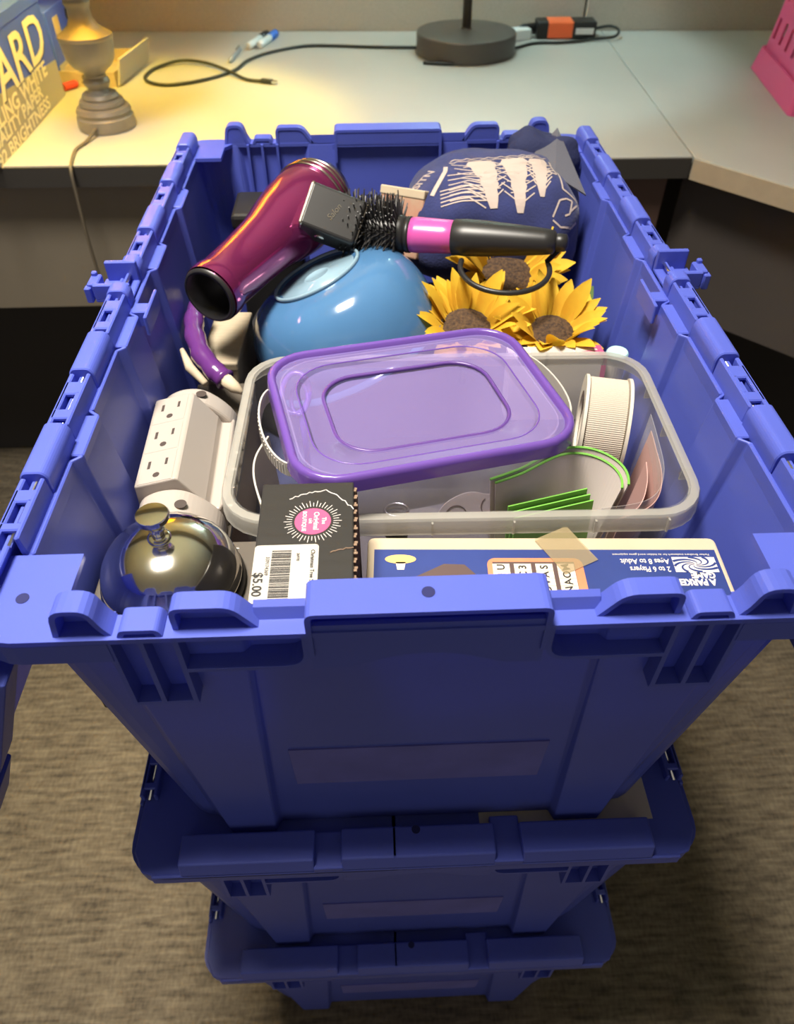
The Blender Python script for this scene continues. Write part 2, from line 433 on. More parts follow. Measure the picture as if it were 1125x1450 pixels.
def rim_end(mb, flip):
    # the moulded front rim; flip builds the back one
    F = Matrix(((1, 0, 0, 0), (0, -1, 0, L), (0, 0, 1, 0), (0, 0, 0, 1))) if flip else Matrix.Identity(4)
    F = T((0, -L/2, HB)) @ F
    def bx(*a): mb.box(*a, M4=F)
    y0 = -.008
    # shelf with rounded outer corners
    c = []
    for sx, a0 in ((-1, 180), (1, 270)):
        for k in range(7):
            a = R(a0+90*k/6); c.append((sx*.192+.024*math.cos(a), y0+.024+.024*math.sin(a)))
    inner = [(.216, .046), (.172, .046), (.172, .016)]
    shelf = c + inner + [(.165, .0064), (-.165, .0064)] + [(-x, y) for x, y in inner[::-1]]
    mb.prism(soft(shelf, .0001, 1, True), -.0035, 0, 'z', F)
    # skirt round both corners
    arc = c[:7]; arc = [(-.216, .047)]+arc+[(-.149, y0)]
    mb.band([(x, y) for x, y in arc], -.003, -.0175, -.0037, 'z', F)
    mb.band([(-x, y) for x, y in arc][::-1], -.003, -.0175, -.0037, 'z', F)
    for s in (-1, 1):
        def sb(x0, x1, *a): bx(min(s*x0, s*x1), max(s*x0, s*x1), *a)
        # slots with upright ribs
        for x in (.1475, .1325, .1165): sb(x, x+.0026, y0+.0005, .0090, -.056, -.0005)
        sb(.1165, .150, y0+.001, .0110, -.0585, -.056)
        # open pocket with a rounded lip
        lip = soft([(s*.1166, -.0265), (s*.0595, -.0265), (s*.0595, -.0012)], .010, 6)
        mb.band(lip, .0026*(-1 if s > 0 else 1), y0+.0003, .0070, 'y', F)
        # lug by the platform: bent strip, with a closed back
        def arch(poly, r, a, b, back=True):
            q = soft([(s*x, z) for x, z in poly], r, 4)
            mb.band(q, .0028*(1 if s < 0 else -1), a, b, 'y', F)
            if back: mb.prism([(x, z-.0006) for x, z in q], b-.0034, b-.0005, 'y', F)
        arch([(.1185, 0), (.1185, .0155), (.090, .0155), (.079, 0)], .006, y0+.0045, .0066)
        arch([(.173, 0), (.170, .0185), (.153, .0185), (.1495, .006), (.146, 0)], .007, y0+.0025, .0068)
        arch([(.1435, .0005), (.1415, .0052), (.1245, .0052), (.1225, .0005)], .003, y0+.001, .0066)
        # raised sill between lug and platform
        mb.prism([(.0008, 0), (.0034, .0062), (.0066, .0080), (.0066, -.0006)], s*.0815 if s < 0 else .0545, -.0545 if s < 0 else .0815, 'x', F)
    # centre platform: hollow arch over the apron
    q = soft([(-.0570, -.019), (-.0570, .0140), (.0570, .0140), (.0570, -.019)], .005, 4)
    mb.band(q, .0028, y0-.0003, .0125, 'y', F)
    mb.prism([(-.0560, -.0006), (-.0560, .0128), (.0560, .0128), (.0560, -.0006)], .0094, .0122, 'y', F)
    bx(-.0560, .0560, .002, .0120, -.0031, -.0004)
    ap = [(-.0562, .004), (-.0562, -.031)]
    for k in range(13):
        u = -1+2*k/12; ap.append((u*.036 if 0 < k < 12 else u*.038, -.0305+.010*(1-u*u)))
    ap += [(.0562, -.031), (.0562, .004)]
    mb.prism(ap, y0+.0012, y0+.004, 'y', F)

def hinge_side(mb, s):
    F = T((0, -L/2, HB)) @ (Matrix.Scale(-1, 4, (1, 0, 0)) if s < 0 else Matrix.Identity(4))
    def bx(*a): mb.box(*a, M4=F)
    bx(.1975, .2145, .044, L-.044, -.0145, -.012)          # channel floor
    bx(.2125, .2155, .044, L-.044, -.020, .004)            # outer skirt
    STR = ((.047, .092), (.138, .190), (.237, .290), (.346, .395), (.441, .495), (.541, .585))
    for a, b in STR:
        mb.prism([(.1995, -.012), (.2015, .0115), (.2040, .0115), (.2040, -.012)], a, b, 'y', F)
        bx(.2115, .2145, a, b, -.012, .0115)
        mid = (a+b)/2
        for p, q in ((a+.006, mid-.011), (mid+.004, b-.009)): bx(.2025, .2140, p, q, .0085, .0115)
        bx(.2025, .2055, mid-.012, mid+.006, .0085, .0115); bx(.2110, .2140, mid-.012, mid+.006, .0085, .0115)
    # ledge steps joining the wall top to the channel
    for a, b in TABS: bx(.1925, .2020, a+.001, b-.001, -.012, -.0005)
    for a, b in ((.047, .118), (.167, .234), (.284, .346), (.398, .465), (.513, .585)): bx(.1972, .1995, a, b, -.012, 0)
    # catch beside the middle arm
    bx(.1845, .1870, .270, .311, -.012, .0035); bx(.187, .1985, .283, .296, -.012, .0005)

RIMS = []
for fl_ in (False, True):
    rim_mb = MB(); rim_end(rim_mb, fl_); RIMS.append(rim_mb.mesh('rim', M['tote']))
BODY = tote_body_mesh()
HS = {}
for s in (-1, 1):
    h = MB(); hinge_side(h, s); HS[s] = h.mesh('hinge_rail', M['tote'])
lab = MB().prism([(-.083, .0), (.083, .0), (.083, .0012), (-.083, .0012)], 0, .057, 'z')
LABEL = lab.mesh('label_panel', M['label'])
WIRE = MB().tube([(0, -.27, 0), (0, .27, 0)], .0013, 8).mesh('hinge_wire', M['wire'], True)
HOLE = MB().lathe([(.0032, 0), (.0032, .0003)], 16).mesh('hole', M['hole'])

KN = ((.093, .137), (.191, .236), (.396, .440), (.496, .540), (.586, .622))
def knuckle_mesh(ln):
    pr = soft([(-.0075, -.010), (-.0082, .004), (-.0055, .0085), (.0052, .0085), (.0082, .004), (.0078, -.010)], .0035, 4, True)
    return MB().prism(pr, -ln/2, ln/2, 'y').mesh('hinge_knuckle', M['tote'])
KM = [knuckle_mesh(b-a) for a, b in KN]; KMC = knuckle_mesh(.013)

def leaf_mesh():
    # one half of the lid, closed: hinge at x=0, reaching to +x, centred on y
    mb = MB(); e = .012; n = 8
    pts = [(-.004, -L/2-e+.02), (.004, -L/2-e+.005), (.02, -L/2-e)]
    for k in range(n):
        x = .1935 if k % 2 == 0 else .2275
        a = -L/2-e+(L+2*e)*k/n; b = -L/2-e+(L+2*e)*(k+1)/n
        pts += [(x, a), (x, b)]
    pts += [(.02, L/2+e), (.004, L/2+e-.005), (-.004, L/2+e-.02)]
    mb.prism(pts, -.003, .0004, 'z')
    for s, xe, blocks in ((-1, .1935, ((.034, .132), (.152, .1930))), (1, .2275, ((.034, .131), (.151, .2270)))):
        y = s*(L/2+e)
        mb.box(.012, xe, min(y, y-s*.003), max(y, y-s*.003), -.010, .0015)
        mb.box(blocks[0][1]-.001, blocks[1][0]+.001, min(y, y-s*.034), max(y, y-s*.027), 0.0, .0068)
        for a, b in blocks:
            q = [(y, .002), (y-s*.003, .016), (y-s*.025, .016), (y-s*.028, .002)]
            mb.prism(q, a, b, 'x')
    # stiffening ribs under the leaf
    for yy in (-.2, -.07, .07, .2): mb.box(.015, .18, yy-.0015, yy+.0015, -.006, .0005)
    return mb.mesh('lid', M['tote'])
LEAF = leaf_mesh()

def arm_mesh():
    mb = MB()
    ch = soft([(-.019, -.004), (-.019, .006), (.007, .009), (.007, .006)], .003, 3)
    mb.box(-.020, .007, -.016, .016, -.008, -.005)
    mb.box(-.017, .007, .012, .016, -.006, .010)
    mb.box(-.020, .007, -.016, -.012, -.006, .006)
    mb.box(-.026, -.018, -.010, .006, -.007, .004)
    mb.box(-.025, -.021, .002, .006, -.005, .007); mb.box(-.028, -.023, -.013, -.007, -.010, .002)
    return mb.mesh('hinge_arm', M['tote'])
ARM = arm_mesh()

def tote(label, base, opened):
    t = thing('storage_tote', label, 'storage tote', (0, L/2, base), group='stacked blue storage totes')
    put('body', BODY, t, bevel=.0012)
    put('rim', RIMS[1], t, bevel=.0011, seg=2)
    r = put('rim', RIMS[0], t, bevel=.0011, seg=2)
    for x, y, z in ((-.194, .018, 0), (.194, .018, 0), (0, .0030, .0140)):
        put('hole', HOLE, r, M4=T((x, y-L/2, HB+z)))
    for s in (-1, 1):
        h = put('hinge_rail', HS[s], t, bevel=.0008, seg=1)
        put('hinge_wire', WIRE, h, M4=T((s*.2075, 0, HB+.0065)))
    put('label_panel', LABEL, t, M4=T((0, .0196-L/2, .078)) @ RX(4.62))
    for s in (-1, 1):
        H = T((s*.2080, 0, HB+.0035))
        if s > 0: H = H @ RZ(180)
        rot = RY(112) if opened else Matrix.Identity(4)
        lo = put('lid', LEAF, t, M4=H @ rot, bevel=.0012, seg=2)
        if opened: lo['label'] = 'blue lid half hanging open on its hinge'
        inv = rot.inverted()
        put('hole', HOLE, lo, M4=T((.2087, .3058, .0160)))
        for (a, b), km in zip(KN, KM):
            yy = (a+b)/2-L/2
            put('hinge_knuckle', km, lo, M4=inv @ T((0, yy if s < 0 else -yy, .002)), bevel=.0008, seg=1)
        for yy in ((.2965, .340)):
            yq = yy-L/2
            put('hinge_knuckle', KMC, lo, M4=inv @ T((0, yq if s < 0 else -yq, .002)), bevel=.0008, seg=1)
        if opened: put('hinge_arm', ARM, lo, M4=inv @ T((0, 0, .0035)) @ (Matrix.Scale(-1, 4, (0, 1, 0)) if s > 0 else Matrix.Identity(4)), bevel=.0008, seg=1)
    return t
PITCH = .2953
tote('open blue plastic tote full of household things, topmost of the stack', 2*PITCH, True)
tote('closed blue plastic tote directly under the open one, paper sheet on its lid', PITCH, False)
tote('closed blue plastic tote standing on the carpet, bottom of the stack', 0.0, False)

tag(part('paper_sheet', MB().box(.049, .183, .0175, .30, ZR-PITCH+.0040, ZR-PITCH+.0043), M['paper']),
    'white paper sheet pressed flat between the open tote and the lid below', 'paper')

# ================================================================== things in the open tote (z measured from the rim)
def Z(z): return ZR+z
FLOOR_IN = -HB+.0035

# hidden support: a carton and folded dark clothes fill the lower half
ct = thing('cardboard_carton', 'dark blue carton lying under the other things in the open tote', 'carton', (0, .30, Z(FLOOR_IN)))
part('carton_body', MB().box(-.145, .145, -.235, .235, 0, .115), M['carton'], ct, bevel=.002)
for s in (-1, 1): part('flap', MB().box(min(0, s*.145)+.001, max(0, s*.145)-.001, -.235, .235, .1152, .1185), M['carton'], ct)
CT = FLOOR_IN+.1185     # top of the carton

# dark clothes at the back
def lump(cx, cy, cz, a, b, c, amp, seed, nu=40, nv=24, freq=9, flat=None):
    mb = MB(); vs = []
    for i in range(nv+1):
        ph = -math.pi/2+math.pi*i/nv
        for k in range(nu):
            th = 2*math.pi*k/nu
            def sp(v, e): return math.copysign(abs(v)**e, v)
            d_ = Vector((sp(math.cos(ph), .7)*sp(math.cos(th), .7)*a, sp(math.cos(ph), .7)*sp(math.sin(th), .7)*b, sp(math.sin(ph), .7)*c))
            nn = noise.noise(d_*freq+Vector((seed, 0, 0)))+.5*noise.noise(d_*freq*2.3+Vector((0, seed, 0)))
            d_ *= 1+amp*nn
            if flat is not None: d_.z = max(d_.z, flat)
            vs.append((cx+d_.x, cy+d_.y, cz+d_.z))
    fs = [(i*nu+k, i*nu+(k+1) % nu, (i+1)*nu+(k+1) % nu, (i+1)*nu+k) for i in range(nv) for k in range(nu)]
    mb.add(vs, fs); return mb
tag(part('black_garment', lump(-.005, .452, Z(-.150), .160, .125, .034, .10, 3), M['black_cloth'], smooth=True),
    'crumpled black garment lying under the blue bowl and the hair dryer', 'clothing')
bx_ = thing('black_case', 'small black case in the back left corner, behind the hair dryer', 'case', (-.125, .555, Z(-.165)))
part('case_body', MB().box(-.035, .035, -.030, .030, 0, .115), M['black'], bx_, bevel=.004)
part('case_lid', MB().box(-.036, .036, -.031, .031, .116, .132), M['black'], bx_, bevel=.004)

# ---- call bell on a flat dark box
fb = thing('flat_box', 'flat charcoal card box under the chrome call bell', 'box', (-.1415, .0655, Z(CT)))
fh = -.055-CT
part('box_base', MB().box(-.038, .0530, -.030, .036, 0, fh*.5), M['dark_card'], fb, bevel=.001)
part('box_cover', MB().box(-.046, .0530, -.042, .037, fh*.5, fh), M['dark_card'], fb, bevel=.001)
lettering('LET', .0048, M['white_ink'], fb, T((.030, .030, fh+.0002)) @ RZ(-12), bold=.0001)

be = thing('call_bell', 'shiny chrome call bell with a push knob on a black base', 'bell', (-.1410, .0680, Z(-.0548)))
part('bell_base', MB().lathe([(.030, 0), (.0405, .0005), (.041, .004), (.039, .008), (.036, .0095)], 48), M['black'], be, smooth=True)
dome = [(.0384, .0085), (.0396, .0088), (.0396, .0105), (.0386, .0115)]
for k in range(1, 15):
    a = R(90*k/15); dome.append((.0386*math.cos(a)**.85, .0115+.030*math.sin(a)))
dome += [(.003, .0417)]
auto_smooth(part('dome', MB().lathe(dome, 64), M['chrome'], be), 50)
part('collar', MB().lathe([(.0064, .0405), (.0064, .0425), (.005, .0430)], 24), M['chrome'], be, smooth=True)
auto_smooth(part('push_knob', MB().lathe([(.0036, .042), (.0036, .0475), (.0044, .0480), (.0044, .0492), (.0036, .0497), (.0036, .0530), (.0048, .0545), (.0088, .0565), (.0092, .0585), (.0085, .0600), (.004, .0606)], 28), M['chrome'], be), 40)

# ---- upright black carton with the price label
bb = thing('black_carton', 'torn black glossy carton with a pink sunburst badge and price label', 'box', (-.0608, .0660, Z(CT)))
bh = -.005-CT
part('box_body', MB().prism([(-.0440, 0), (.0335, 0), (.0335, bh), (-.0525, bh)], -.0258, .0255, 'x'), M['black_card'], bb, bevel=.0008)
ed = MB()
for k in range(26):
    y = -.044+k*.00294
    ed.box(.0256, .0268+.0004*(k % 3), y, y+.0016, bh-.10, bh-.001-.0015*(k % 2))
part('corrugated_edge', ed, M['brown_card'], bb)
part('liner', MB().box(.0256, .0264, -.045, .033, bh-.12, bh-.004), M['brown_card'], bb)
# torn seam: a raised wavy strip of white fibre
tear = []
for k in range(24):
    u = k/23; tear.append((-.010+.0355*u, .0205+.006*math.sin(u*3.0)-.010*max(0, u-.6)/.4+.0009*random.uniform(-1, 1), bh+.0003))
part('torn_edge', MB().tube(tear, .00035, 5), M['white_ink'], bb)
tear = [(.0255-.012*k/9, -.0165-.003*k/9+.0006*random.uniform(-1, 1), bh+.0002) for k in range(10)]
part('torn_edge', MB().tube(tear, .0004, 5), M['brown_card'], bb)
bc = (.0035, .003)
part('badge', MB().lathe([(.0098, 0), (.0098, .0002)], 32, T((bc[0], bc[1], bh))), M['pink_ink'], bb)
ray = MB()
for k in range(44):
    a = 2*math.pi*k/44; r0 = .0112; r1 = .0142 if k % 2 else .0156
    ray.box(r0, r1, -.00018, .00018, 0, .0002, T((bc[0], bc[1], bh)) @ RZ(math.degrees(a)))
part('badge_rays', ray, M['white_ink'], bb)
for txt, sz, dx in (('The', .0032, .0060), ('Original', .0042, .0018), ('LIVE', .0020, -.0014), ('BOUTIQUE', .0030, -.0046)):
    lettering(txt, sz, M['white_ink'], bb, T((bc[0]+dx, bc[1], bh+.0003)) @ RZ(-90), bold=.00008)
lb = MB().prism(soft(rrect(-.0256, .0075, -.0520, -.0140, .002, 3), .0001, 1, True), bh+.0002, bh+.0005)
pl = part('price_label', lb, M['paper'], bb); pl['label'] = 'white price sticker with a barcode'
lz = bh+.0007
bars = MB(); y = -.0180
random.seed(4)
while y > -.0500:
    wv = random.choice((.0003, .0004, .0006, .0009)); bars.box(-.0165, -.0065, y-wv, y, lz-.0002, lz); y -= wv+random.choice((.0003, .0004, .0006))
part('barcode', bars, M['ink'], pl)
lettering('Christmas Tree Shops', .0030, M['ink'], pl, T((.0045, -.0180, lz)) @ RZ(-90), align='LEFT', bold=.00003)
lettering('339174369', .0028, M['ink'], pl, T((-.0185, -.022, lz)) @ RZ(-90), align='LEFT')
lettering('26970', .0022, M['ink'], pl, T((-.0030, -.020, lz)) @ RZ(-90), align='LEFT')
lettering('$5.00', .0068, M['ink'], pl, T((-.0225, -.0325, lz)) @ RZ(-90), align='LEFT', bold=.00012)

# ---- board game box, print upside down to the viewer
gx0, gx1, gy0, gy1 = -.0300, .1810, .0330, .0942
g = thing('game_box', 'worn cream and navy board game box lying upside down behind the front rim', 'game', ((gx0+gx1)/2, (gy0+gy1)/2, Z(CT)), (0, 0, R(-2.4)))
gw = (gx1-gx0)/2; gd = (gy1-gy0)/2; gh = -.050-CT
part('box_base', MB().box(-gw+.004, gw-.008, -gd+.010, gd+.0045, 0, gh-.006), M['cream'], g, bevel=.0012)
part('box_cover', MB().prism(rrect(-gw, gw, -gd-.010, gd, .004, 3), .06, gh-.0006), M['cream'], g, bevel=.0015)
pn = part('printed_panel', MB().box(-gw+.0042, gw-.0032, -gd-.007, .0200, gh-.0008, gh), M['navy_print'], g)
G = T((0, 0, gh+.0002))
U = RZ(180)
lettering('A PARKER', .0064, M['white_ink'], pn, G @ T((.0845, -.0050, 0)) @ U, bold=.00030, sx=.84, spacing=.94)
lettering('GAME', .0064, M['white_ink'], pn, G @ T((.0900, .0003, 0)) @ U, bold=.00030, sx=.84, spacing=.94)
lettering('Ages 8 to Adult', .0056, M['white_ink'], pn, G @ T((.0730, .0107, 0)) @ U, align='LEFT', bold=.0001, sx=.80)
lettering('2 to 6 Players', .0056, M['white_ink'], pn, G @ T((.0724, .0047, 0)) @ U, align='LEFT', bold=.0001, sx=.76)
lettering('Parker Brothers trademark for its hidden word game equipment', .0022, M['white_ink'], pn, G @ T((.098, .0160, 0)) @ U, align='LEFT')
# swirl emblem: white field with spiral arms
EC = Vector((.0876, .0082)); EX, EY = .0126, .0058
part('emblem', MB().box(EC.x-EX, EC.x+EX, EC.y-EY, EC.y+EY, gh, gh+.0002), M['white_ink'], pn)
arms = MB()
for k in range(8):
    pts = []; wv = []
    for j in range(17):
        u = j/16; a = 2*math.pi*k/8+u*2.4; r = .06+u*1.25
        x_, y_ = r*math.cos(a), r*math.sin(a)
        if abs(x_) > .99 or abs(y_) > .99: break
        pts.append(Vector((x_*EX, y_*EY))); wv.append(.0001+.0018*u)
    for j in range(len(pts)-1):
        p, q = pts[j], pts[j+1]; dd = q-p; nrm = Vector((-dd.y, dd.x)).normalized()
        a_, b_ = nrm*wv[j]*.5, nrm*wv[j+1]*.5; zz = gh+.0004
        arms.add([(*(p-a_+EC), zz), (*(q-b_+EC), zz), (*(q+b_+EC), zz), (*(p+a_+EC), zz)], [(0, 1, 2, 3)])
part('emblem_arms', arms, M['navy_print'], pn)
# picture: orange rack with lettered tiles, yellow lamp, dark tray
part('printed_rack', MB().prism(rrect(-.0346, .0216, -.030, .0131, .005, 4), gh, gh+.0002), M['orange_print'], pn)
part('printed_shade', MB().box(-.0315, .0165, -.030, .0100, gh+.0002, gh+.0003), M['dkbrown'], pn)
rows = (('M', 'O', 'A', 'N'), ('S', 'A', 'V', 'O'), ('3', 'C', 'D', 'A'), ('U', 'I', 'L', 'E'))
for cI, colm in enumerate(rows):
    x = .0112-cI*.0126
    for rI, ch in enumerate(colm):
        y = .0058-rI*.0056
        part('printed_tile', MB().box(x-.0050, x+.0050, y-.0027, y+.0027, gh+.0003, gh+.0004), M['tile'], pn)
        lettering(ch, .0064, M['ink'], pn, T((x, y, gh+.0005)) @ RZ(90 if cI else 100), bold=.00012)
part('printed_lamp', MB().lathe([(.0092, 0), (.0092, .0002)], 28, T((-.0856, .0122, gh)), sy=.38), M['yellow_print'], pn)
part('printed_lamp', MB().prism([(-.0885, .0100), (-.0825, .0100), (-.0835, .004), (-.0875, .004)], gh, gh+.0002), M['tile'], pn)
part('printed_tray', MB().prism([(-.078, -.002), (-.060, .0085), (-.048, .0080), (-.038, -.004), (-.045, -.02), (-.09, -.02)], gh, gh+.0002), M['dkbrown'], pn)
tp = part('tape', MB().box(-.012, .012, -.014, .017, 0, .0002, T((.014, .018, gh+.0008)) @ RZ(28)), M['tape'], g)
tp['label'] = 'yellowed clear tape across the edge'

# ---- clear shoebox bin
bn = thing('clear_bin', 'cloudy clear plastic bin holding ribbon, cards and the purple-lidded container', 'bin', (.0325, .1925, Z(CT)), (0, 0, R(-1.0)))
zr = -.042-CT; bw, bd = .1525, .0905
def rl(w_, d_, r, z, n=6): return [(x, y, z) for x, y in rrect(-w_, w_, -d_, d_, r, n)]
sh = MB(); t_ = .0014
sh.loft([rl(bw-.018, bd-.018, .022, 0), rl(bw-.0065, bd-.0065, .026, zr), rl(bw-.0065-t_, bd-.0065-t_, .0246, zr), rl(bw-.018-t_, bd-.018-t_, .0206, .0016)])
auto_smooth(part('bin_wall', sh, M['clear'], bn))
rm = MB()
rm.loft([rl(bw-.0070, bd-.0070, .0255, zr-.001), rl(bw-.0060, bd-.0060, .0265, zr+.0012), rl(bw-.001, bd-.001, .031, zr+.0010), rl(bw, bd, .032, zr-.0008),
         rl(bw+.0008, bd+.0008, .0328, zr-.0115), rl(bw-.0006, bd-.0006, .0314, zr-.0115), rl(bw-.0014, bd-.0014, .0306, zr-.0022), rl(bw-.0070, bd-.0070, .0255, zr-.001)], cap0=False, cap1=False)
auto_smooth(part('bin_rim', rm, M['clear_rim'], bn))
for x in (-.105, -.07, -.02, .03, .08, .125):
    for s in (-1, 1):
        part('rim_rib', MB().box(x-.0006, x+.0006, min(s*(bd-.002), s*(bd+.0018)), max(s*(bd-.002), s*(bd+.0018)), zr-.0112, zr-.001), M['clear_rim'], bn)
for y in (-.045, 0, .045):
    for s in (-1, 1):
        part('rim_rib', MB().box(min(s*(bw-.0062), s*bw), max(s*(bw-.0062), s*bw), y-.0006, y+.0006, zr-.011, zr-.001), M['clear_rim'], bn)

BF = CT+.0018    # bin floor
# ---- container with purple lid
pc = thing('food_container', 'clear rectangular food container with a purple lid, in the clear bin', 'container', (.0035, .1880, Z(BF)), (R(-1.5), R(1.0), R(13.2)))
ph = -.017-BF; hw, hd = .0930, .0730
co = MB()
co.loft([rl(hw-.026, hd-.024, .02, .0), rl(hw-.0075, hd-.0075, .03, ph), rl(hw-.0085, hd-.0085, .029, ph), rl(hw-.0265, hd-.0245, .0195, .001)])
auto_smooth(part('container_wall', co, M['clear2'], pc))
rim_ = MB()
def ring(mb, prof, r):
    mb.loft([rl(hw+a, hd+a, r+a, ph+z) for a, z in prof]+[rl(hw+prof[0][0], hd+prof[0][0], r+prof[0][0], ph+prof[0][1])], cap0=False, cap1=False)
ring(rim_, [(-.0062, .0005), (-.0052, .0038), (-.0036, .0050), (-.0018, .0046), (-.0004, .0034), (0, .001), (.0008, -.0062), (-.0010, -.0062), (-.0018, -.0005), (-.0055, -.0005)], .031)
lid = auto_smooth(part('lid', rim_, M['purple'], pc), 60)
lid['label'] = 'purple snap-on lid with a clear tinted centre'
pan = MB()
pan.loft([rl(hw-.0058, hd-.0058, .0252, ph+.0012), rl(hw-.018, hd-.0165, .030, ph-.0003), rl(hw-.0195, hd-.018, .029, ph-.0028), rl(hw-.033, hd-.029, .026, ph-.0032), rl(hw-.035, hd-.031, .025, ph-.0062)], cap0=False, cap1=True)
auto_smooth(part('lid_window', pan, M['purple_clear'], lid), 50)
st = MB(); 
def wire_ring(mb, w_, d_, r, z, rad): mb.tube([(x, y, z) for x, y in rrect(-w_, w_, -d_, d_, r, 8)], rad, 6, True)
wire_ring(st, hw-.034, hd-.030, .0255, ph-.0040, .0015)
part('lid_step', st, M['purple_line'], lid, smooth=True)
st = MB(); wire_ring(st, hw-.0175, hd-.016, .0302, ph-.0004, .00055); part('lid_step', st, M['purple'], lid, smooth=True)
# ribbed white grips at both short ends
for s in (-1, 1):
    ar = [(s*(hw-.004+.0145*math.cos(R(a))), .042*math.sin(R(a))) for a in range(-80, 81, 10)]
    if s < 0: ar = ar[::-1]
    gr = part('grip', MB().band(ar, .0012, ph-.013, ph-.0030, 'z'), M['frost'], pc)
    rb = MB()
    for a in range(-66, 67, 6):
        x = s*(hw-.004+.0150*math.cos(R(a))); y = .042*math.sin(R(a))
        rb.box(min(x, x+s*.0012), max(x, x+s*.0012), y-.0007, y+.0007, ph-.0125, ph-.005)
    part('grip_ribs', rb, M['frost'], gr)
# what shows through it
IZ = .0016
cc = thing('curly_cutout', 'off-white card cutout with dark curls, inside the purple-lidded container', 'paper cutout', (.048, .1545, Z(-.092)), (R(62), 0, R(13)))
lp = soft([(-.038, -.012), (.034, -.012), (.040, .004), (.026, .016), (.012, .013), (-.004, .020), (-.026, .014)], .012, 5, True)
part('card', MB().prism(lp, 0, .0012), M['paper'], cc)
for cx, cy, r, a0, a1 in ((-.016, .003, .008, 20, 190), (.010, .006, .007, 120, 300)):
    part('curl', MB().tube([(cx+r*math.cos(R(a)), cy+r*math.sin(R(a)), .0015) for a in range(a0, a1, 12)], .0004, 5), M['dkbrown'], cc)
for k in range(3):
    tag(part('metal_ring', MB().tube([(-.010+.0075*math.cos(R(a)), .1290+.0060*math.sin(R(a)), Z(-.0650+.0034*k)) for a in range(0, 360, 18)], .0011, 6, True), M['silver'], smooth=True),
        ('lowest', 'middle', 'uppermost')[k]+' of three thin silver rings stacked near the front of the container', 'ring', 'thin silver rings')

cn = thing('film_canister', 'small black canister carrying the silver rings at the front of the clear bin', 'canister', (-.010, .1290, Z(BF)))
part('canister_body', MB().lathe([(.0060, 0), (.0068, .001), (.0068, .085), (.0072, .086)], 24), M['black'], cn, smooth=True)
part('canister_cap', MB().lathe([(.0078, .086), (.0078, .0995), (.0070, .1005)], 24), M['black'], cn)
# ---- other things in the clear bin
rbn = thing('ribbon_spool', 'cream grosgrain ribbon roll standing on edge in the clear bin', 'ribbon', (.1430, .2110, Z(-.060)), (0, R(90), R(-14)))
rg = MB(); n = 300; pr = []
for z0, z1 in ((-.0135, .0135),):
    lo = []
    for zz, base in ((z0, .0335), (z0+.0008, .0347), (z1-.0008, .0347), (z1, .0335), (z1, .0255), (z0, .0255)):
        lo.append([((base+(.00035 if k % 2 and base > .0345 else 0))*math.cos(2*math.pi*k/n), (base+(.00035 if k % 2 and base > .0345 else 0))*math.sin(2*math.pi*k/n), zz) for k in range(n)])
    lo.append(lo[0]); rg.loft(lo, False, False)
part('ribbon', rg, M['ribbon'], rbn)
for zz in (-.0162, .0138):
    fl = [[(r*math.cos(2*math.pi*k/64), r*math.sin(2*math.pi*k/64), z) for k in range(64)] for r, z in ((.0245, zz), (.0365, zz), (.0365, zz+.0022), (.0245, zz+.0022), (.0245, zz))]
    m2_ = MB(); m2_.loft(fl, False, False); auto_smooth(part('flange', m2_, M['spool'], rbn))

def curl_sheet(name, label, cat, path, width, mt, th=.0006, edge=None, tilt=0, group=None):
    # a bent card: path in x-y, standing up by width in z with a lean
    o = thing(name, label, cat, (path[0][0], path[0][1], path[0][2]), group=group)
    mb = MB(); base = Vector(path[0])
    lo = []
    for i, p in enumerate(path):
        a = Vector(path[max(i-1, 0)]); b = Vector(path[min(i+1, len(path)-1)]); dd = (b-a); dd.z = 0; dd.normalize()
        nr = Vector((dd.y, -dd.x, 0)); q = Vector(p)-base; upv = Vector((0, 0, 1))+nr*tilt; upv = upv.normalized()*width
        lo.append([q, q+nr*th, q+nr*th+upv, q+upv])
    mb.loft(lo); part('sheet', mb, mt, o)
    if edge:
        part('edge', MB().tube([(l[2]+l[3])/2 for l in lo], th*1.25, 6), edge, o)
    return o
def arcpath(pts, z, n=14):
    P = [Vector((x, y)) for x, y in pts]; out = []
    for i in range(len(P)-1):
        p0 = P[max(i-1, 0)]; p1 = P[i]; p2 = P[i+1]; p3 = P[min(i+2, len(P)-1)]
        for k in range(n):
            t = k/n
            q = .5*((2*p1)+(-p0+p2)*t+(2*p0-5*p1+4*p2-p3)*t*t+(-p0+3*p1-3*p2+p3)*t**3); out.append((q.x, q.y, z))
    out.append((P[-1].x, P[-1].y, z)); return out
W1 = -.050-BF
curl_sheet('curved_card', 'pale card with green edges folded over, widest loop in the clear bin', 'card',
           arcpath([(.058, .116), (.080, .126), (.100, .139), (.111, .1435), (.118, .138), (.117, .130)], Z(BF+.001)), W1+.012, M['card_in'], .0007, M['green'], tilt=-.16)
curl_sheet('curved_card', 'pale card with green edges nested just inside the widest loop', 'card',
           arcpath([(.061, .115), (.081, .1240), (.100, .1360), (.109, .1400), (.1145, .1360), (.1135, .130)], Z(BF+.001)), W1+.010, M['card_in'], .0007, M['green'], tilt=-.16)
for k in range(3):
    tag(part('green_card', MB().box(0, .056, 0, .0011, 0, W1-.003-.003*k, T((.064+.002*k, .1135-.0022*k, Z(BF+.001))) @ RZ(15) @ RX(-5)), M['green']),
        ('tallest', 'middle', 'nearest')[k]+' of three bright green cards leaning together in the clear bin', 'card', 'bright green cards')
curl_sheet('rose_paper', 'dusty rose paper curling along the right side of the clear bin', 'paper',
           arcpath([(.126, .120), (.146, .130), (.156, .150), (.160, .178), (.162, .196)], Z(BF+.001)), .115, M['rose'], .0006, tilt=.10)
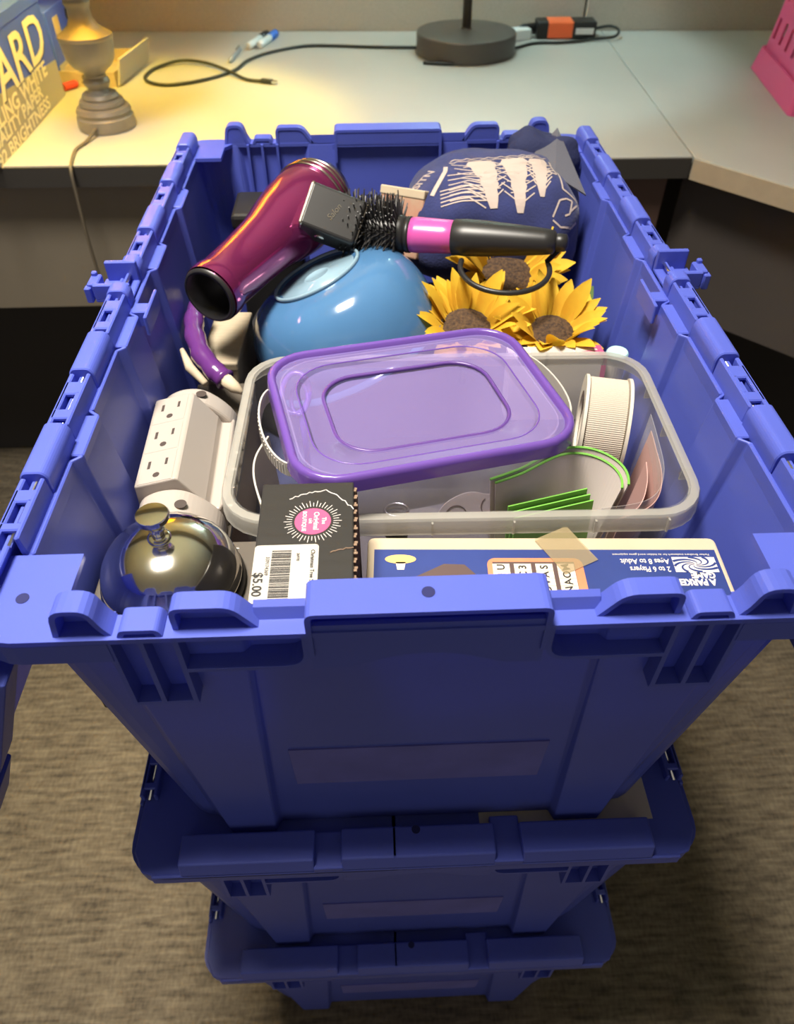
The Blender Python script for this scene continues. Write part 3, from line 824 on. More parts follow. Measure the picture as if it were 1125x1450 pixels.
curl_sheet('rose_paper', 'thin dusty rose paper strip curling inside the larger rose sheet', 'paper',
           arcpath([(.122, .123), (.139, .133), (.149, .152), (.154, .172)], Z(BF+.001)), .108, M['rose'], .0006, tilt=.10)
curl_sheet('film_sheet', 'clear plastic film curling outermost beside the rose paper', 'film',
           arcpath([(.116, .1175), (.146, .124), (.160, .146), (.1655, .18), (.168, .205)], Z(BF+.001)), .122, M['film'], .0004, tilt=.05)
# left of the container
lt = [(-.094, .205), (-.1005, .185), (-.100, .165), (-.093, .140), (-.085, .122)]
curl_sheet('white_scoop', 'white plastic scoop edge standing left of the purple lid', 'scoop', arcpath(lt, Z(BF+.012)), .098, M['frost'], .0013, tilt=.05)
curl_sheet('black_strip', 'black plastic strip between the white scoop and the bin wall', 'strip', arcpath([(-.102, .178), (-.100, .155), (-.093, .132), (-.086, .116)], Z(BF+.001)), .085, M['black'], .0012)
hl = [(-.080+.010*math.cos(R(a)), .238+.017*math.sin(R(a)), Z(-.043)+.006*math.sin(R(a))) for a in range(0, 360, 15)]
hk = thing('purple_hook', 'purple looped plastic hook at the back left corner of the clear bin', 'hook', (-.080, .238, Z(-.05)))
K = T((.080, -.238, -Z(-.05)))
part('outer_loop', MB().tube(hl, .0022, 8, True), M['purple'], hk, smooth=True, M4=K)
part('inner_loop', MB().tube([(-.077+.006*math.cos(R(a)), .232+.012*math.sin(R(a)), Z(-.044)+.005*math.sin(R(a))) for a in range(0, 360, 15)], .0016, 8, True), M['purple'], hk, smooth=True, M4=K)
part('stem', MB().tube([(-.076, .222, Z(-.047)), (-.074, .215, Z(-.075)), (-.074, .215, Z(BF+.002))], .0022, 8), M['purple'], hk, smooth=True, M4=K)

# ---- outlet tap on a brown box, left side
wb_ = thing('brown_box', 'narrow brown box under the white outlet tap, against the left wall of the tote', 'box', (-.149, .225, Z(CT)))
part('box_body', MB().box(-.026, .022, -.085, .105, 0, -.103-CT), M['brown_card'], wb_, bevel=.001)
part('box_lid', MB().box(-.027, .023, -.086, .106, -.103-CT, -.098-CT), M['dark_card'], wb_, bevel=.001)
ot = thing('outlet_tap', 'white three-row wall outlet tap standing against the left wall of the tote', 'outlet tap', (-.1600, .2020, Z(-.0978)), (0, R(4), R(2)))
sec = [(-.027, 0), (-.0285, .040), (-.001, .048), (.001, .047), (.0165, .026), (.0190, .020), (.0255, .020), (.0275, .024), (.0290, .022), (.0300, 0)]
part('housing', MB().prism(sec, -.046, .050, 'y'), M['white_pl'], ot, bevel=.0012)
for s, y0, y1 in ((1, .050, .068), (-1, -.078, -.046)):
    pr = []
    e = [(-.027, 0), (-.027, .030), (-.012, .039), (.004, .040), (.017, .031), (.0285, .018), (.030, 0)]
    part('end_cap', MB().prism(soft(e, .010, 5), y0, y1, 'y'), M['white_pl'], ot, bevel=.003, seg=3)
    sc = MB().lathe([(.0040, 0), (.0040, .0004)], 20, T((.004, (y0+y1)/2, .0398)))
    part('screw_hole', sc, M['slot'], ot)
part('base_strip', MB().box(-.027, .0, -.0795, -.0775, .004, .022), M['rust'], ot, bevel=.001)
nrm = Vector((-.008, 0, .0275)).normalized(); ax = Vector((.0275, 0, .008)).normalized()
for k in range(3):
    cy = .034-.032*k
    Fm = frame(Vector((-.0148, cy, .0440)), ax, nrm)
    oq = part('socket', MB().box(-.0125, .0125, -.0152, .0152, -.001, .0004, Fm), M['white_pl'], ot, bevel=.0006)
    part('slot', MB().box(-.0072, -.0052, -.001, .0065, 0, .0006, Fm), M['slot'], oq)
    part('slot', MB().box(.0052, .0070, .0005, .0070, 0, .0006, Fm), M['slot'], oq)
    part('ground_hole', MB().lathe([(.0024, 0), (.0024, .0006)], 14, Fm @ T((.0005, -.0085, 0))), M['slot'], oq)
for k in range(5):
    part('rib', MB().box(.0285, .0335, -.040+.019*k, -.0375+.019*k, .002, .016), M['white_pl'], ot)

# ---- cream box and purple-wrapped roll, further back on the left
cb = thing('cream_box', 'long cream wood-grain box between the purple roll and the blue bowl', 'box', (-.1545, .372, Z(CT)), (0, 0, R(-3)))
part('box_body', MB().box(-.016, .016, -.036, .048, 0, -.088-CT), M['cream_box'], cb, bevel=.0015)
part('box_lid', MB().box(-.017, .017, -.037, .049, -.088-CT, -.080-CT), M['cream_box'], cb, bevel=.0015)
pr_ = thing('purple_roll', 'purple foil-wrapped roll with pale twisted ends, by the left wall', 'wrapped roll', (-.165, .335, Z(-.08)))
K = T((.165, -.335, -Z(-.08)))
pth = [(-.177, .395, Z(-.058)), (-.178, .372, Z(-.058)), (-.174, .348, Z(-.059)), (-.165, .322, Z(-.062)), (-.152, .303, Z(-.066)), (-.143, .295, Z(-.069))]
P_ = [Vector(p) for p in pth]; fine = []
for i in range(len(P_)-1):
    for k in range(5): fine.append(P_[i].lerp(P_[i+1], k/5))
fine.append(P_[-1])
wr = part('wrapper', MB().tube(fine, [.0085+.0005*math.sin(i*1.3)+.0004*math.sin(i*3.1) for i in range(len(fine))], 12), M['purple_wrap'], pr_, smooth=True, M4=K)
part('wrapper_end', MB().tube([fine[0], fine[0]+Vector((.001, .010, .003)), fine[0]+Vector((.002, .016, .004))], [.006, .0045, .0065], 10), M['cream'], pr_, smooth=True, M4=K)
part('wrapper_end', MB().tube([fine[-1], fine[-1]+Vector((.008, -.006, -.004)), fine[-1]+Vector((.014, -.010, -.006))], [.006, .005, .002], 10), M['cream'], pr_, smooth=True, M4=K)
part('paper_tail', MB().tube([Vector((-.184, .336, Z(-.066))), Vector((-.175, .316, Z(-.071))), Vector((-.160, .297, Z(-.074)))], [.002, .0042, .003], 8), M['cream'], pr_, smooth=True, M4=K)

# ---- upturned blue bowl
bn_ = Vector((-.40, .11, .90)).normalized()
bo = thing('glass_bowl', 'blue glass mixing bowl turned upside down, pale foot ring upward', 'bowl', (-.039, .3860, Z(-.100)))
bo.rotation_euler = bn_.to_track_quat('Z', 'X').to_euler()
prof = [(.081, .002), (.0895, .0), (.0910, .002), (.0895, .0045), (.0865, .006)]
for k in range(1, 16):
    u = k/16; prof.append((.0865-(.0865-.040)*u**2.1, .006+.068*math.sin(u*math.pi/2)**.95))
prof += [(.0405, .0748)]
out_ = prof + [(.0395, .0765)]
inn = [(max(r-.003, .002), z-.003) for r, z in prof[4:]][::-1]
auto_smooth(part('bowl_body', MB().lathe(out_+[(.036, .0755)]+[(.034, .0728), (.001, .0722)], 72, cap=False), M['bowl'], bo), 60)
ftp = [(.0385, .0742), (.0412, .0746), (.0418, .0772), (.0405, .0786), (.0390, .0780), (.0383, .0745)]
part('foot_ring', MB().lathe(ftp+[ftp[0]], 64, cap=False), M['bowl_foot'], bo, smooth=True)
part('foot_disc', MB().lathe([(.0384, .0735), (.0384, .0750), (.013, .0753), (.0125, .0760), (.0105, .0762), (.0102, .0756), (.001, .0756)], 48), M['bowl_foot'], bo, smooth=True)

# ---- hair dryer
p0 = Vector((-.1515, .340, Z(-.018))); p1 = Vector((-.058, .5250, Z(-.004)))
axd = (p1-p0).normalized(); ln = (p1-p0).length
hd_ = thing('hair_dryer', 'metallic magenta hair dryer lying with its black nozzle towards the lower left', 'hair dryer', p0)
Fd = frame((0, 0, 0), axd, (0, 0, 1)) @ RY(90)     # local z along the barrel
prof = [(.0215, 0), (.0235, .004), (.0238, .014), (.0232, .016), (.0240, .05), (.0262, .085), (.0310, .110), (.0350, .135), (.0360, .155), (.0350, .172), (.0318, .186)]
auto_smooth(part('barrel', MB().lathe(prof, 48, Fd, cap=False), M['magenta'], hd_), 50)
part('nozzle_ring', MB().lathe([(.0242, .0005), (.0246, .004), (.0246, .010), (.0240, .0135)], 48, Fd, cap=False), M['magenta'], hd_, smooth=True)
noz = [(.0235, -.001), (.0225, -.0035), (.0200, -.004), (.0195, .012), (.004, .030), (.001, .030)]
part('nozzle_opening', MB().lathe(noz, 40, Fd, cap=False), M['black'], hd_, smooth=True)
for k, (z_, r) in enumerate(((.166, .0362), (.174, .0352), (.181, .0335))):
    part('rear_band', MB().tube([Fd @ Vector((r*math.cos(R(a)), r*math.sin(R(a)), z_)) for a in range(0, 360, 8)], .0016, 6, True), M['gunmetal'], hd_, smooth=True)
cap_ = [(.0318, .186), (.028, .194), (.020, .200), (.010, .203), (.001, .204)]
part('rear_grille', MB().lathe(cap_, 40, Fd, cap=False), M['gunmetal'], hd_, smooth=True)
seamp = [Fd @ Vector((-.0245-.0003*k, .0035, .018+.009*k)) for k in range(10)]
# folded handle: a bevelled black block with a grey hinge button
hc = axd*.128+Vector((.038, -.022, .012))
Fh = frame(hc, Vector((.62, -.10, -.22)), Vector((-.30, -.55, .78)))
hb = part('handle', MB().box(-.024, .026, -.020, .020, -.014, .014, Fh), M['black'], hd_, bevel=.003, seg=3)
hb['label'] = 'folded black handle stub'
part('handle_face', MB().box(.0255, .0275, -.017, .017, -.011, .011, Fh), M['dark_card'], hb, bevel=.001)
part('hinge_button', MB().lathe([(.0048, 0), (.0048, .0012), (.003, .0018)], 20, Fh @ T((-.004, -.0195, 0)) @ RX(90)), M['gunmetal'], hb, smooth=True)
lettering('Salon', .0075, M['gunmetal'], hb, Fh @ T((.002, .0, .0143)) @ RZ(70), shear=.25)
part('gold_reflection_cap', MB().box(-.0245, -.020, -.0202, .0202, -.0142, .0142, Fh), M['gunmetal'], hb, bevel=.003)  # metal sleeve added to give the lamp's gold reflection on the handle

# ---- hot-air brush with a hanging loop
q0 = Vector((-.030, .452, Z(-.016))); q1 = Vector((.014, .428, Z(-.012))); q2 = Vector((.138, .3900, Z(-.004)))
hb_ = thing('hot_air_brush', 'black hot-air brush with a pink handle collar and a hanging loop', 'hairbrush', q1)
ad = (q2-q1).normalized(); Fb = frame((0, 0, 0), ad, (0, 0, 1)) @ RY(90)
part('pink_collar', MB().lathe([(.0125, .0), (.0160, .001), (.0165, .006), (.0155, .030), (.0145, .050)], 32, Fb, sx=.9), M['pink'], hb_, smooth=True)
part('collar_ring', MB().lathe([(.0150, -.004), (.0168, -.003), (.0168, .0005), (.0150, .001)], 32, Fb, sx=.9), M['black'], hb_, smooth=True)
hp = [(.0120, .034), (.0162, .040), (.0168, .050), (.0160, .070), (.0135, .100), (.0118, .118), (.0105, .126), (.006, .129)]
part('handle', MB().lathe(hp, 36, Fb, sx=.9), M['black'], hb_, smooth=True)
part('swivel', MB().lathe([(.006, .126), (.0075, .129), (.0072, .136), (.004, .138)], 20, Fb), M['black'], hb_, smooth=True)
hbA = Vector((-.056, .016, -.002)); Fr = frame((0, 0, 0), -hbA.normalized(), (0, 0, 1)) @ RY(90)
Fr = T(hbA) @ Fr
part('brush_core', MB().lathe([(.004, -.008), (.014, -.006), (.0165, 0), (.0165, .050), (.014, .056)], 24, Fr), M['black'], hb_, smooth=True)
br = MB(); random.seed(11)
for i in range(14):
    for k in range(32):
        a = 2*math.pi*(k+.5*(i % 2))/32; z_ = .001+.0036*i
        d1 = Vector((math.cos(a), math.sin(a), random.uniform(-.12, .12))); b0 = Vector((math.cos(a)*.016, math.sin(a)*.016, z_))
        br.tube([b0, b0+d1*random.uniform(.012, .020)], [.0009, .0006], 4, M4=Fr)
bo_ = part('bristles', br, M['bristle'], hb_); bo_['kind'] = 'stuff'
e_ = q2-q1
lpth = []
for k in range(29):
    u = k/28; a = R(20-220*u)
    lpth.append(Vector((.0975-.004+.0385*math.cos(a), .390-.004+.036*math.sin(a), Z(-.022)-.006*math.sin(math.pi*u)))-q1)
lpth[0] = e_+ad*.006
part('hanging_loop', MB().tube([lpth[0]]+lpth[1:], .0024, 8), M['black'], hb_, smooth=True)

# ---- tan and red packet behind the brush
tk = thing('tan_packet', 'tan and red paper packet standing behind the black brush head', 'packet', (.0035, .487, Z(-.06)), (R(-22), R(-6), R(-38)))
part('packet_body', MB().box(-.026, .026, -.004, .004, 0, .060), M['tanred'], tk, bevel=.0015)
part('packet_fold', MB().box(-.026, .026, -.0048, .0048, .054, .062), M['cream'], tk, bevel=.001)

# ---- navy bag with ships
bagC = Vector((.102, .528, Z(-.040)))
bg_ = thing('printed_bag', 'rolled navy cloth bag printed with pale sailing ships, back right corner', 'bag', (bagC.x, bagC.y, bagC.z-.05))
K = T((-bagC.x, -bagC.y, -bagC.z+.05))
bm_ = lump(bagC.x, bagC.y, bagC.z, .088, .074, .054, .10, 5, 64, 40, 16)
bagme = bm_.mesh('cloth', M['navy_cloth'], True)
put('cloth', bagme, bg_, M4=K)
tree = BVHTree.FromPolygons([Vector(v) for v in bm_.v], bm_.f)
nB = Vector((0, -.70, .714)); eV = Vector((0, .714, .70))
def D(px, py, lift=.0006):
    o_ = bagC+Vector((1, 0, 0))*((px-697)/1480)+eV*((285-py)/1480)+nB*.4
    h = tree.ray_cast(o_, -nB)
    return h[0]+nB*lift if h[0] else None
def stroke(name, lines, w_, mt=None, parent=bg_):
    mb = MB()
    for ln_ in lines:
        ps = []
        for i in range(len(ln_)-1):
            a, b = Vector(ln_[i]), Vector(ln_[i+1]); n = max(2, int((b-a).length/5))
            ps += [a.lerp(b, k/n) for k in range(n)]
        ps.append(Vector(ln_[-1]))
        for i in range(len(ps)-1):
            dd = (ps[i+1]-ps[i]); 
            if dd.length < 1e-6: continue
            nr = Vector((-dd.y, dd.x)).normalized()*w_/2
            q = [D(*(ps[i]-nr)), D(*(ps[i+1]-nr)), D(*(ps[i+1]+nr)), D(*(ps[i]+nr))]
            if all(q): mb.add(q, [(0, 1, 2, 3)])
    if mb.v: part(name, mb, mt or M['print'], parent, M4=K)
def filled(name, polys, parent=bg_):
    mb = MB()
    for y0, y1, f0, f1 in polys:        # scanline strips: x0(y), x1(y)
        n = 10
        for k in range(n):
            ya = y0+(y1-y0)*k/n; yb_ = y0+(y1-y0)*(k+1)/n; ta, tb = k/n, (k+1)/n
            xa0, xa1 = f0(ta), f1(ta); xb0, xb1 = f0(tb), f1(tb); m_ = 3
            for j in range(m_):
                q = [D(xa0+(xa1-xa0)*j/m_, ya), D(xa0+(xa1-xa0)*(j+1)/m_, ya), D(xb0+(xb1-xb0)*(j+1)/m_, yb_), D(xb0+(xb1-xb0)*j/m_, yb_)]
                if all(q): mb.add(q, [(0, 1, 2, 3)])
    if mb.v: part(name, mb, M['print'], parent, M4=K)
for cx, y0, y1, w_, sl in ((672, 230, 318, 21, .12), (719, 228, 324, 19, .0), (753, 231, 300, 14, -.03)):
    def mk(w_, cx, sl, y0, y1):
        def half(t): return w_*(1-.75*t)*(.75+.35*abs(math.sin(t*13)))
        return (lambda t: cx-half(t)+sl*(y1-y0)*t, lambda t: cx+half(t)+sl*(y1-y0)*t)
    a, b = mk(w_, cx, sl, y0, y1)
    filled('printed_ship', [(y0, y1, a, b)])
    rg_ = []
    for k in range(6):
        yy = y0+6+(y1-y0-20)*k/6
        rg_ += [[(cx-w_*1.9+k*3, yy-4), (cx+sl*(yy-y0), yy+14)], [(cx+w_*1.9-k*3, yy-2), (cx+sl*(yy-y0), yy+16)]]
    for k in range(4):
        yy = y0+14+(y1-y0-24)*k/4; rg_.append([(cx-w_*(1.25-.2*k)+sl*(yy-y0), yy), (cx+w_*(1.25-.2*k)+sl*(yy-y0), yy-3)])
    stroke('printed_rigging', rg_, 1.8)
stroke('printed_hull', [[(624, 236), (622, 248), (615, 262), (606, 278), (601, 288)]], 6)
stroke('printed_wave', [[(624, 258+9*k), (650, 257+9*k), (672, 262+9*k+2*k)] for k in range(6)], 1.8)
stroke('printed_wave', [[(612, 284+6*k), (640, 282+6*k), (680, 287+5*k)] for k in range(5)], 1.8)
stroke('printed_outline', [[(772, 232), (776, 262), (762, 258), (780, 250)], [(779, 250), (781, 287), (820, 308)], [(771, 232), (800, 254)], [(779, 252), (786, 253), (786, 262)],
                           [(766, 326), (776, 303), (786, 300), (795, 302), (791, 320), (784, 323)], [(791, 318), (803, 306), (815, 305), (820, 316)], [(766, 330), (778, 338), (795, 336), (803, 327)]], 2.4)
stroke('printed_border', [[(630+6*k, 227+2*math.sin(k*2.1)) for k in range(24)], [(632+6*k, 222+2*math.cos(k*2.4)) for k in range(22)]], 1.6)
stroke('printed_dot', [[(794, 263), (796, 268), (798, 264), (795, 261)]], 2.2)
def bag_text(body, px, py, size, ang, mt=None):
    cu = bpy.data.curves.new('t', 'FONT'); cu.body = body; cu.size = size; cu.align_x = 'CENTER'; cu.resolution_u = 2; cu.offset = size*.02
    t = bpy.data.objects.new('t', cu); me = bpy.data.meshes.new_from_object(t); bpy.data.objects.remove(t); bpy.data.curves.remove(cu)
    ca, sa = math.cos(R(ang)), math.sin(R(ang)); ok = True
    for v in me.vertices:
        x, y = v.co.x*ca-v.co.y*sa, v.co.x*sa+v.co.y*ca
        h = D(px+x, py-y)
        if h is None: ok = False; break
        v.co = h
    if not ok: bpy.data.meshes.remove(me); return
    me.materials.clear(); me.materials.append(mt or M['print']); put('lettering', me, bg_, M4=K)
bag_text('SITN', 596, 254, 17, 42)
bag_text('ILIVE', 740, 229, 7, -3)
# lining flap and folds at the right
fl = MB(); A_, B_, C_ = Vector((.172, .592, Z(.022))), Vector((.130, .540, Z(.004))), Vector((.180, .478, Z(.000)))
for p, q, r in ((A_, B_, C_),):
    nn = (q-p).cross(r-p).normalized()*.0015; mid_ = (q+r)/2+Vector((0, -.004, .006))
    fl.add([p, q, mid_, r, p-nn, q-nn, mid_-nn, r-nn], [(0, 1, 2), (0, 2, 3), (4, 6, 5), (4, 7, 6), (0, 4, 5, 1), (1, 5, 6, 2), (2, 6, 7, 3), (3, 7, 4, 0)])
part('lining_flap', fl, M['grey_cloth'], bg_, M4=K)
part('fold', lump(.150, .580, Z(-.012), .040, .020, .034, .25, 9, 36, 24, 26), M['navy_dark'], bg_, smooth=True, M4=K)

# ---- artificial sunflowers
def petal_mesh(ln, wd, seed):
    random.seed(seed); mb = MB(); vs = []; n = 6
    for i in range(n+1):
        u = i/n; w_ = wd*math.sin(math.pi*min(1, .12+.88*u))**.7*(1-.15*u) if i < n else 0.0004
        zc = .10*ln*math.sin(u*2.6)+.12*ln*u*u; cup = .25*w_
        vs += [(u*ln, -w_, zc+cup), (u*ln, 0, zc), (u*ln, w_, zc+cup)]
    mb.add(vs, [(i*3+j, i*3+j+1, i*3+j+4, i*3+j+3) for i in range(n) for j in range(2)])
    me = mb.mesh('petal', M['petal'], True); return me
PET = [petal_mesh(.038, .0082, 1), petal_mesh(.032, .0075, 2), petal_mesh(.035, .0066, 3)]
def sunflower(label, c, nrm_, disc, seed, n1=22, n2=20, big=1.0):
    random.seed(seed)
    base = Vector((c[0], c[1], Z(CT)))
    t = thing('sunflower', label, 'artificial flower', base, group='artificial sunflowers')
    F_ = frame(Vector(c)-base, Vector((1, 0, 0)), nrm_)
    sd = []
    for k in range(7): a = R(90*k/6); sd.append((max(.0005, disc*math.cos(a)), .007*math.sin(a)))
    part('seed_head', MB().lathe(sd, 30, F_), M['seed'], t, smooth=True)
    part('sepal_cup', MB().lathe([(.004, -.012), (disc*.8, -.004), (disc*1.02, -.0005)], 20, F_), M['leaf'], t, smooth=True)
    for ringi, (n, lift) in enumerate(((n1, 18), (n2, 34))):
        for k in range(n):
            a = 360*(k+.5*ringi)/n+random.uniform(-7, 7)
            m_ = F_ @ RZ(a) @ T((disc*.82, 0, .0005+.001*ringi)) @ RY(-(lift+random.uniform(-14, 14))) @ RX(random.uniform(-22, 22)) @ Matrix.Scale(big*random.uniform(.85, 1.12), 4)
            put('petal', PET[(k+ringi) % 3], t, M4=m_)
    st_ = Vector(c)-base
    part('stem', MB().tube([(0, 0, 0), (st_*.6).to_tuple(), (st_-Vector(nrm_).normalized()*.010).to_tuple()], .0030, 8), M['leaf'], t, smooth=True)
    return t
sunflower('artificial sunflower showing through the black hanging loop', (.106, .440, Z(-.060)), (0.05, -.42, .90), .027, 21, 24, 22, 1.2)
sunflower('artificial sunflower partly hidden by the back edge of the purple lid', (.060, .358, Z(-.066)), (-.15, -.30, .94), .024, 22)
s3 = sunflower('artificial sunflower by the right wall, above the striped paper pad', (.134, .352, Z(-.068)), (.15, -.24, .95), .021, 23)
def leaf_part(parent, c, rz, ry, ln):
    vs = []; n = 7
    for i in range(n+1):
        u = i/n; w_ = .012*math.sin(math.pi*min(.98, .05+u*.93)); z_ = .012*u*u
        vs += [(u*ln, -w_, z_+.3*w_), (u*ln, 0, z_), (u*ln, w_, z_+.3*w_)]
    mb = MB().add(vs, [(i*3+j, i*3+j+1, i*3+j+4, i*3+j+3) for i in range(n) for j in range(2)])
    part('leaf', mb, M['leaf'], parent, smooth=True, M4=T(Vector(c)-parent.location) @ RZ(rz) @ RY(ry))
leaf_part(s3, (.152, .372, Z(-.078)), 32, -38, .042)
leaf_part(s3, (.155, .360, Z(-.082)), -15, -45, .032)

# ---- paper pad and pale tube behind the clear bin
pd = thing('paper_pad', 'white ruled paper pad with pink streaks between the bin and sunflowers', 'paper pad', (.128, .302, Z(-.062)), (R(-8), 0, R(-1)))
part('pages', MB().box(-.040, .038, -.012, .012, -.050, .006), M['paper'], pd, bevel=.0006)
for k in range(5): part('ruled_line', MB().box(-.034+.012*k, -.0334+.012*k, -.012, .012, .006, .0062), M['rule'], pd)
for k in range(4): part('pink_streak', MB().prism([(.020, -.010+.006*k), (.034, -.0115+.006*k), (.034, -.0085+.006*k)], .006, .0062), M['pink_ink'], pd)
part('binding', MB().box(.034, .038, -.0122, .0122, -.050, .0066), M['pink_ink'], pd)
tb = thing('pale_tube', 'short white tube with a pale teal rim beside the paper pad', 'tube', (.1775, .302, Z(-.125)))
part('tube_wall', MB().lathe([(.0085, 0), (.0085, .066)], 24), M['paper'], tb, smooth=False)
part('tube_rim', MB().lathe([(.0088, .064), (.0090, .068), (.0080, .0695)], 24), M['teal'], tb)

# ================================================================== things on the desk
D0 = DESK
lm = thing('table_lamp', 'turned bronze table lamp with a yellow glow, left end of the desk', 'lamp', (-.463, 1.165, D0))
prof = [(.030, 0), (.0465, .001), (.0475, .006), (.0465, .019), (.0430, .0215), (.0430, .025), (.0450, .027), (.0420, .033), (.0360, .035), (.0370, .038), (.0350, .043), (.0290, .045), (.0300, .048), (.0270, .053), (.0185, .055), (.0165, .060), (.0195, .064), (.0215, .069), (.0195, .074), (.0165, .0765), (.0180, .080)]
base_ = part('foot', MB().lathe(prof, 48), M['lamp'], lm); auto_smooth(base_, 30)
urn = [(.0160, .0795), (.0190, .084), (.0310, .093), (.0375, .103), (.0400, .116), (.0408, .130), (.0425, .1325), (.0415, .136), (.0330, .141), (.0235, .148), (.0180, .158), (.0170, .170), (.0195, .176), (.0205, .179), (.0190, .183), (.0225, .187), (.0225, .190), (.006, .1915)]
auto_smooth(part('urn', MB().lathe(urn, 48), M['lamp'], lm), 30)
part('stem', MB().lathe([(.005, .19), (.005, .40)], 16), M['lamp'], lm, smooth=True)
def glow(name, rgb, strength):
    Mt = bpy.data.materials.new(name); Mt.use_nodes = True; b = Mt.node_tree.nodes['Principled BSDF']
    b.inputs['Base Color'].default_value = (*rgb, 1); b.inputs['Emission Color'].default_value = (*rgb, 1); b.inputs['Emission Strength'].default_value = strength
    return Mt
def bulb_light(name, loc, energy, rgb, parent, rad=.03):
    l = bpy.data.lights.new(name, 'POINT'); l.energy = energy; l.color = rgb; l.shadow_soft_size = rad
    o = bpy.data.objects.new(name, l); col.objects.link(o); o.parent = parent; o.location = loc; return o
part('bulb', MB().lathe([(.012, .385), (.018, .40), (.0285, .425), (.024, .445), (.01, .452)], 24), glow('warm_bulb', (1.0, .72, .25), 6), lm, smooth=True)
shd = MB().lathe([(.135, .33), (.095, .53)], 48, cap=False)
part('lamp_shade', shd, M['shade'], lm, smooth=True, solid=.001)
LAMP_W = 37
bulb_light('lamp_light', (0, 0, .47), LAMP_W, (1.0, .75, .085), lm, .03)
# lamp cord: out over the desk edge and down to the floor
cw = [(-.470, 1.118, D0+.010), (-.478, 1.085, D0+.004), (-.487, 1.05, D0+.0025), (-.480, 1.00, D0+.003), (-.477, .978, D0-.004), (-.478, .974, D0-.04), (-.482, .975, D0-.12), (-.484, .985, D0-.25), (-.478, 1.0, D0-.38), (-.470, 1.02, .02), (-.46, 1.05, .006)]
def spline(P, n=6):
    P = [Vector(p) for p in P]; out = []
    for i in range(len(P)-1):
        a, b, c, e2 = P[max(i-1, 0)], P[i], P[i+1], P[min(i+2, len(P)-1)]
        for k in range(n):
            t = k/n; out.append(.5*((2*b)+(-a+c)*t+(2*a-5*b+4*c-e2)*t*t+(-a+3*b-3*c+e2)*t**3))
    out.append(P[-1]); return out
K = T(-Vector((-.463, 1.165, D0)))
part('cord', MB().tube(spline(cw), .0026, 8), M['tan_cord'], lm, smooth=True, M4=K)

# cool-white lamp with a round base
l2 = thing('disc_lamp', 'dark bronze lamp with a heavy round base and thin pole, middle of the desk', 'lamp', (.193, 1.598, D0))
auto_smooth(part('base', MB().lathe([(.098, 0), (.1045, .001), (.1050, .005), (.1050, .037), (.1035, .0395), (.099, .0405), (.030, .0420), (.012, .0435), (.0105, .047)], 64), M['lamp_dark'], l2), 30)
part('pole', MB().lathe([(.0095, .030), (.0095, .52)], 20), M['lamp_dark'], l2, smooth=True)
part('bulb', MB().lathe([(.012, .51), (.02, .53), (.03, .56), (.024, .582), (.01, .59)], 24), glow('cool_bulb', (.85, 1.0, .95), 6), l2, smooth=True)
part('lamp_shade', MB().lathe([(.16, .44), (.12, .66)], 48, cap=False), M['shade2'], l2, smooth=True, solid=.001)
LAMP_C = 21
bulb_light('disc_lamp_light', (0, 0, .61), LAMP_C, (.66, .96, 1.0), l2, .03)

# big blue paper carton, lettering on its right side
bxp = thing('paper_carton', 'large blue and grey paper carton with white lettering, left end of the desk', 'carton', (-.73, 1.16, D0))
K = T((.73, -1.16, -D0))
fx = -.585
part('carton_body', MB().box(-.90, fx, .985, 1.345, D0, D0+.165), M['blue_box'], bxp, M4=K, bevel=.002)
part('grey_band', MB().prism([(.985, D0+.0005), (1.3445, D0+.0005), (1.3445, D0+.058), (.985, D0+.085)], fx, fx+.0006, 'x'), M['grey_box'], bxp, M4=K)
part('lid_edge', MB().box(-.901, fx+.0012, .984, 1.346, D0+.148, D0+.1655), M['blue_box'], bxp, M4=K, bevel=.001)
def side_text(body, y, z, size, mt, bold, shear=0, sx=1, rot=0, dx=.001, align='RIGHT'):
    Fm = frame((fx+dx, y, z), (0, 1, 0), (1, 0, 0)) @ RZ(rot)
    lettering(body, size, mt, bxp, K @ Fm, bold=bold, align=align, shear=shear, sx=sx)
side_text('BOARD', 1.318, D0+.104, .090, M['box_shadow'], .0018, .12, 1.35, 3, .0009)
side_text('BOARD', 1.315, D0+.106, .090, M['box_white'], .0014, .12, 1.35, 3, .0014)
side_text('DAZZLING WHITE', 1.285, D0+.060, .030, M['box_white'], .0009, .05, 1.5, 2, .0014)
side_text('QUALITY PAPER', 1.235, D0+.037, .026, M['box_white'], .0007, .05, 1.5, 2, .0014)
side_text('92 BRIGHTNESS', 1.255, D0+.015, .026, M['box_white'], .0006, .05, 1.5, 2, .0014)

# second blue box behind, with patches of print
b2 = thing('blue_box', 'smaller blue printed box behind the big paper carton', 'box', (-.66, 1.50, D0))
K = T((.66, -1.50, -D0))
part('box_body', MB().box(-.80, -.600, 1.40, 1.60, D0, D0+.12), M['blue_box'], b2, M4=K, bevel=.002)
part('white_stripe', MB().box(-.6005, -.5992, 1.40, 1.60, D0+.020, D0+.034), M['grey_box'], b2, M4=K)
part('printed_badge', MB().box(-.6005, -.5992, 1.43, 1.46, D0+.065, D0+.105), M['kraft'], b2, M4=K)
for y_, z_ in ((1.49, .055), (1.52, .095), (1.55, .060)):
    part('printed_spot', MB().lathe([(.011, 0), (.011, .0014)], 16, T((-.6005, y_, D0+z_)) @ RY(90)), M['ink'], b2, M4=K)
tag(part('red_marker_cap', MB().lathe([(.006, 0), (.007, .002), (.007, .026), (.005, .030)], 16, T((-.592, 1.366, D0+.0072)) @ RZ(50) @ RY(90)), M['red']),
    'small red cap lying between the blue boxes and the lamp', 'cap')
tr = thing('kraft_tray', 'shallow pale kraft box lying open behind the table lamp', 'tray', (-.540, 1.475, D0), (0, 0, R(-8)))
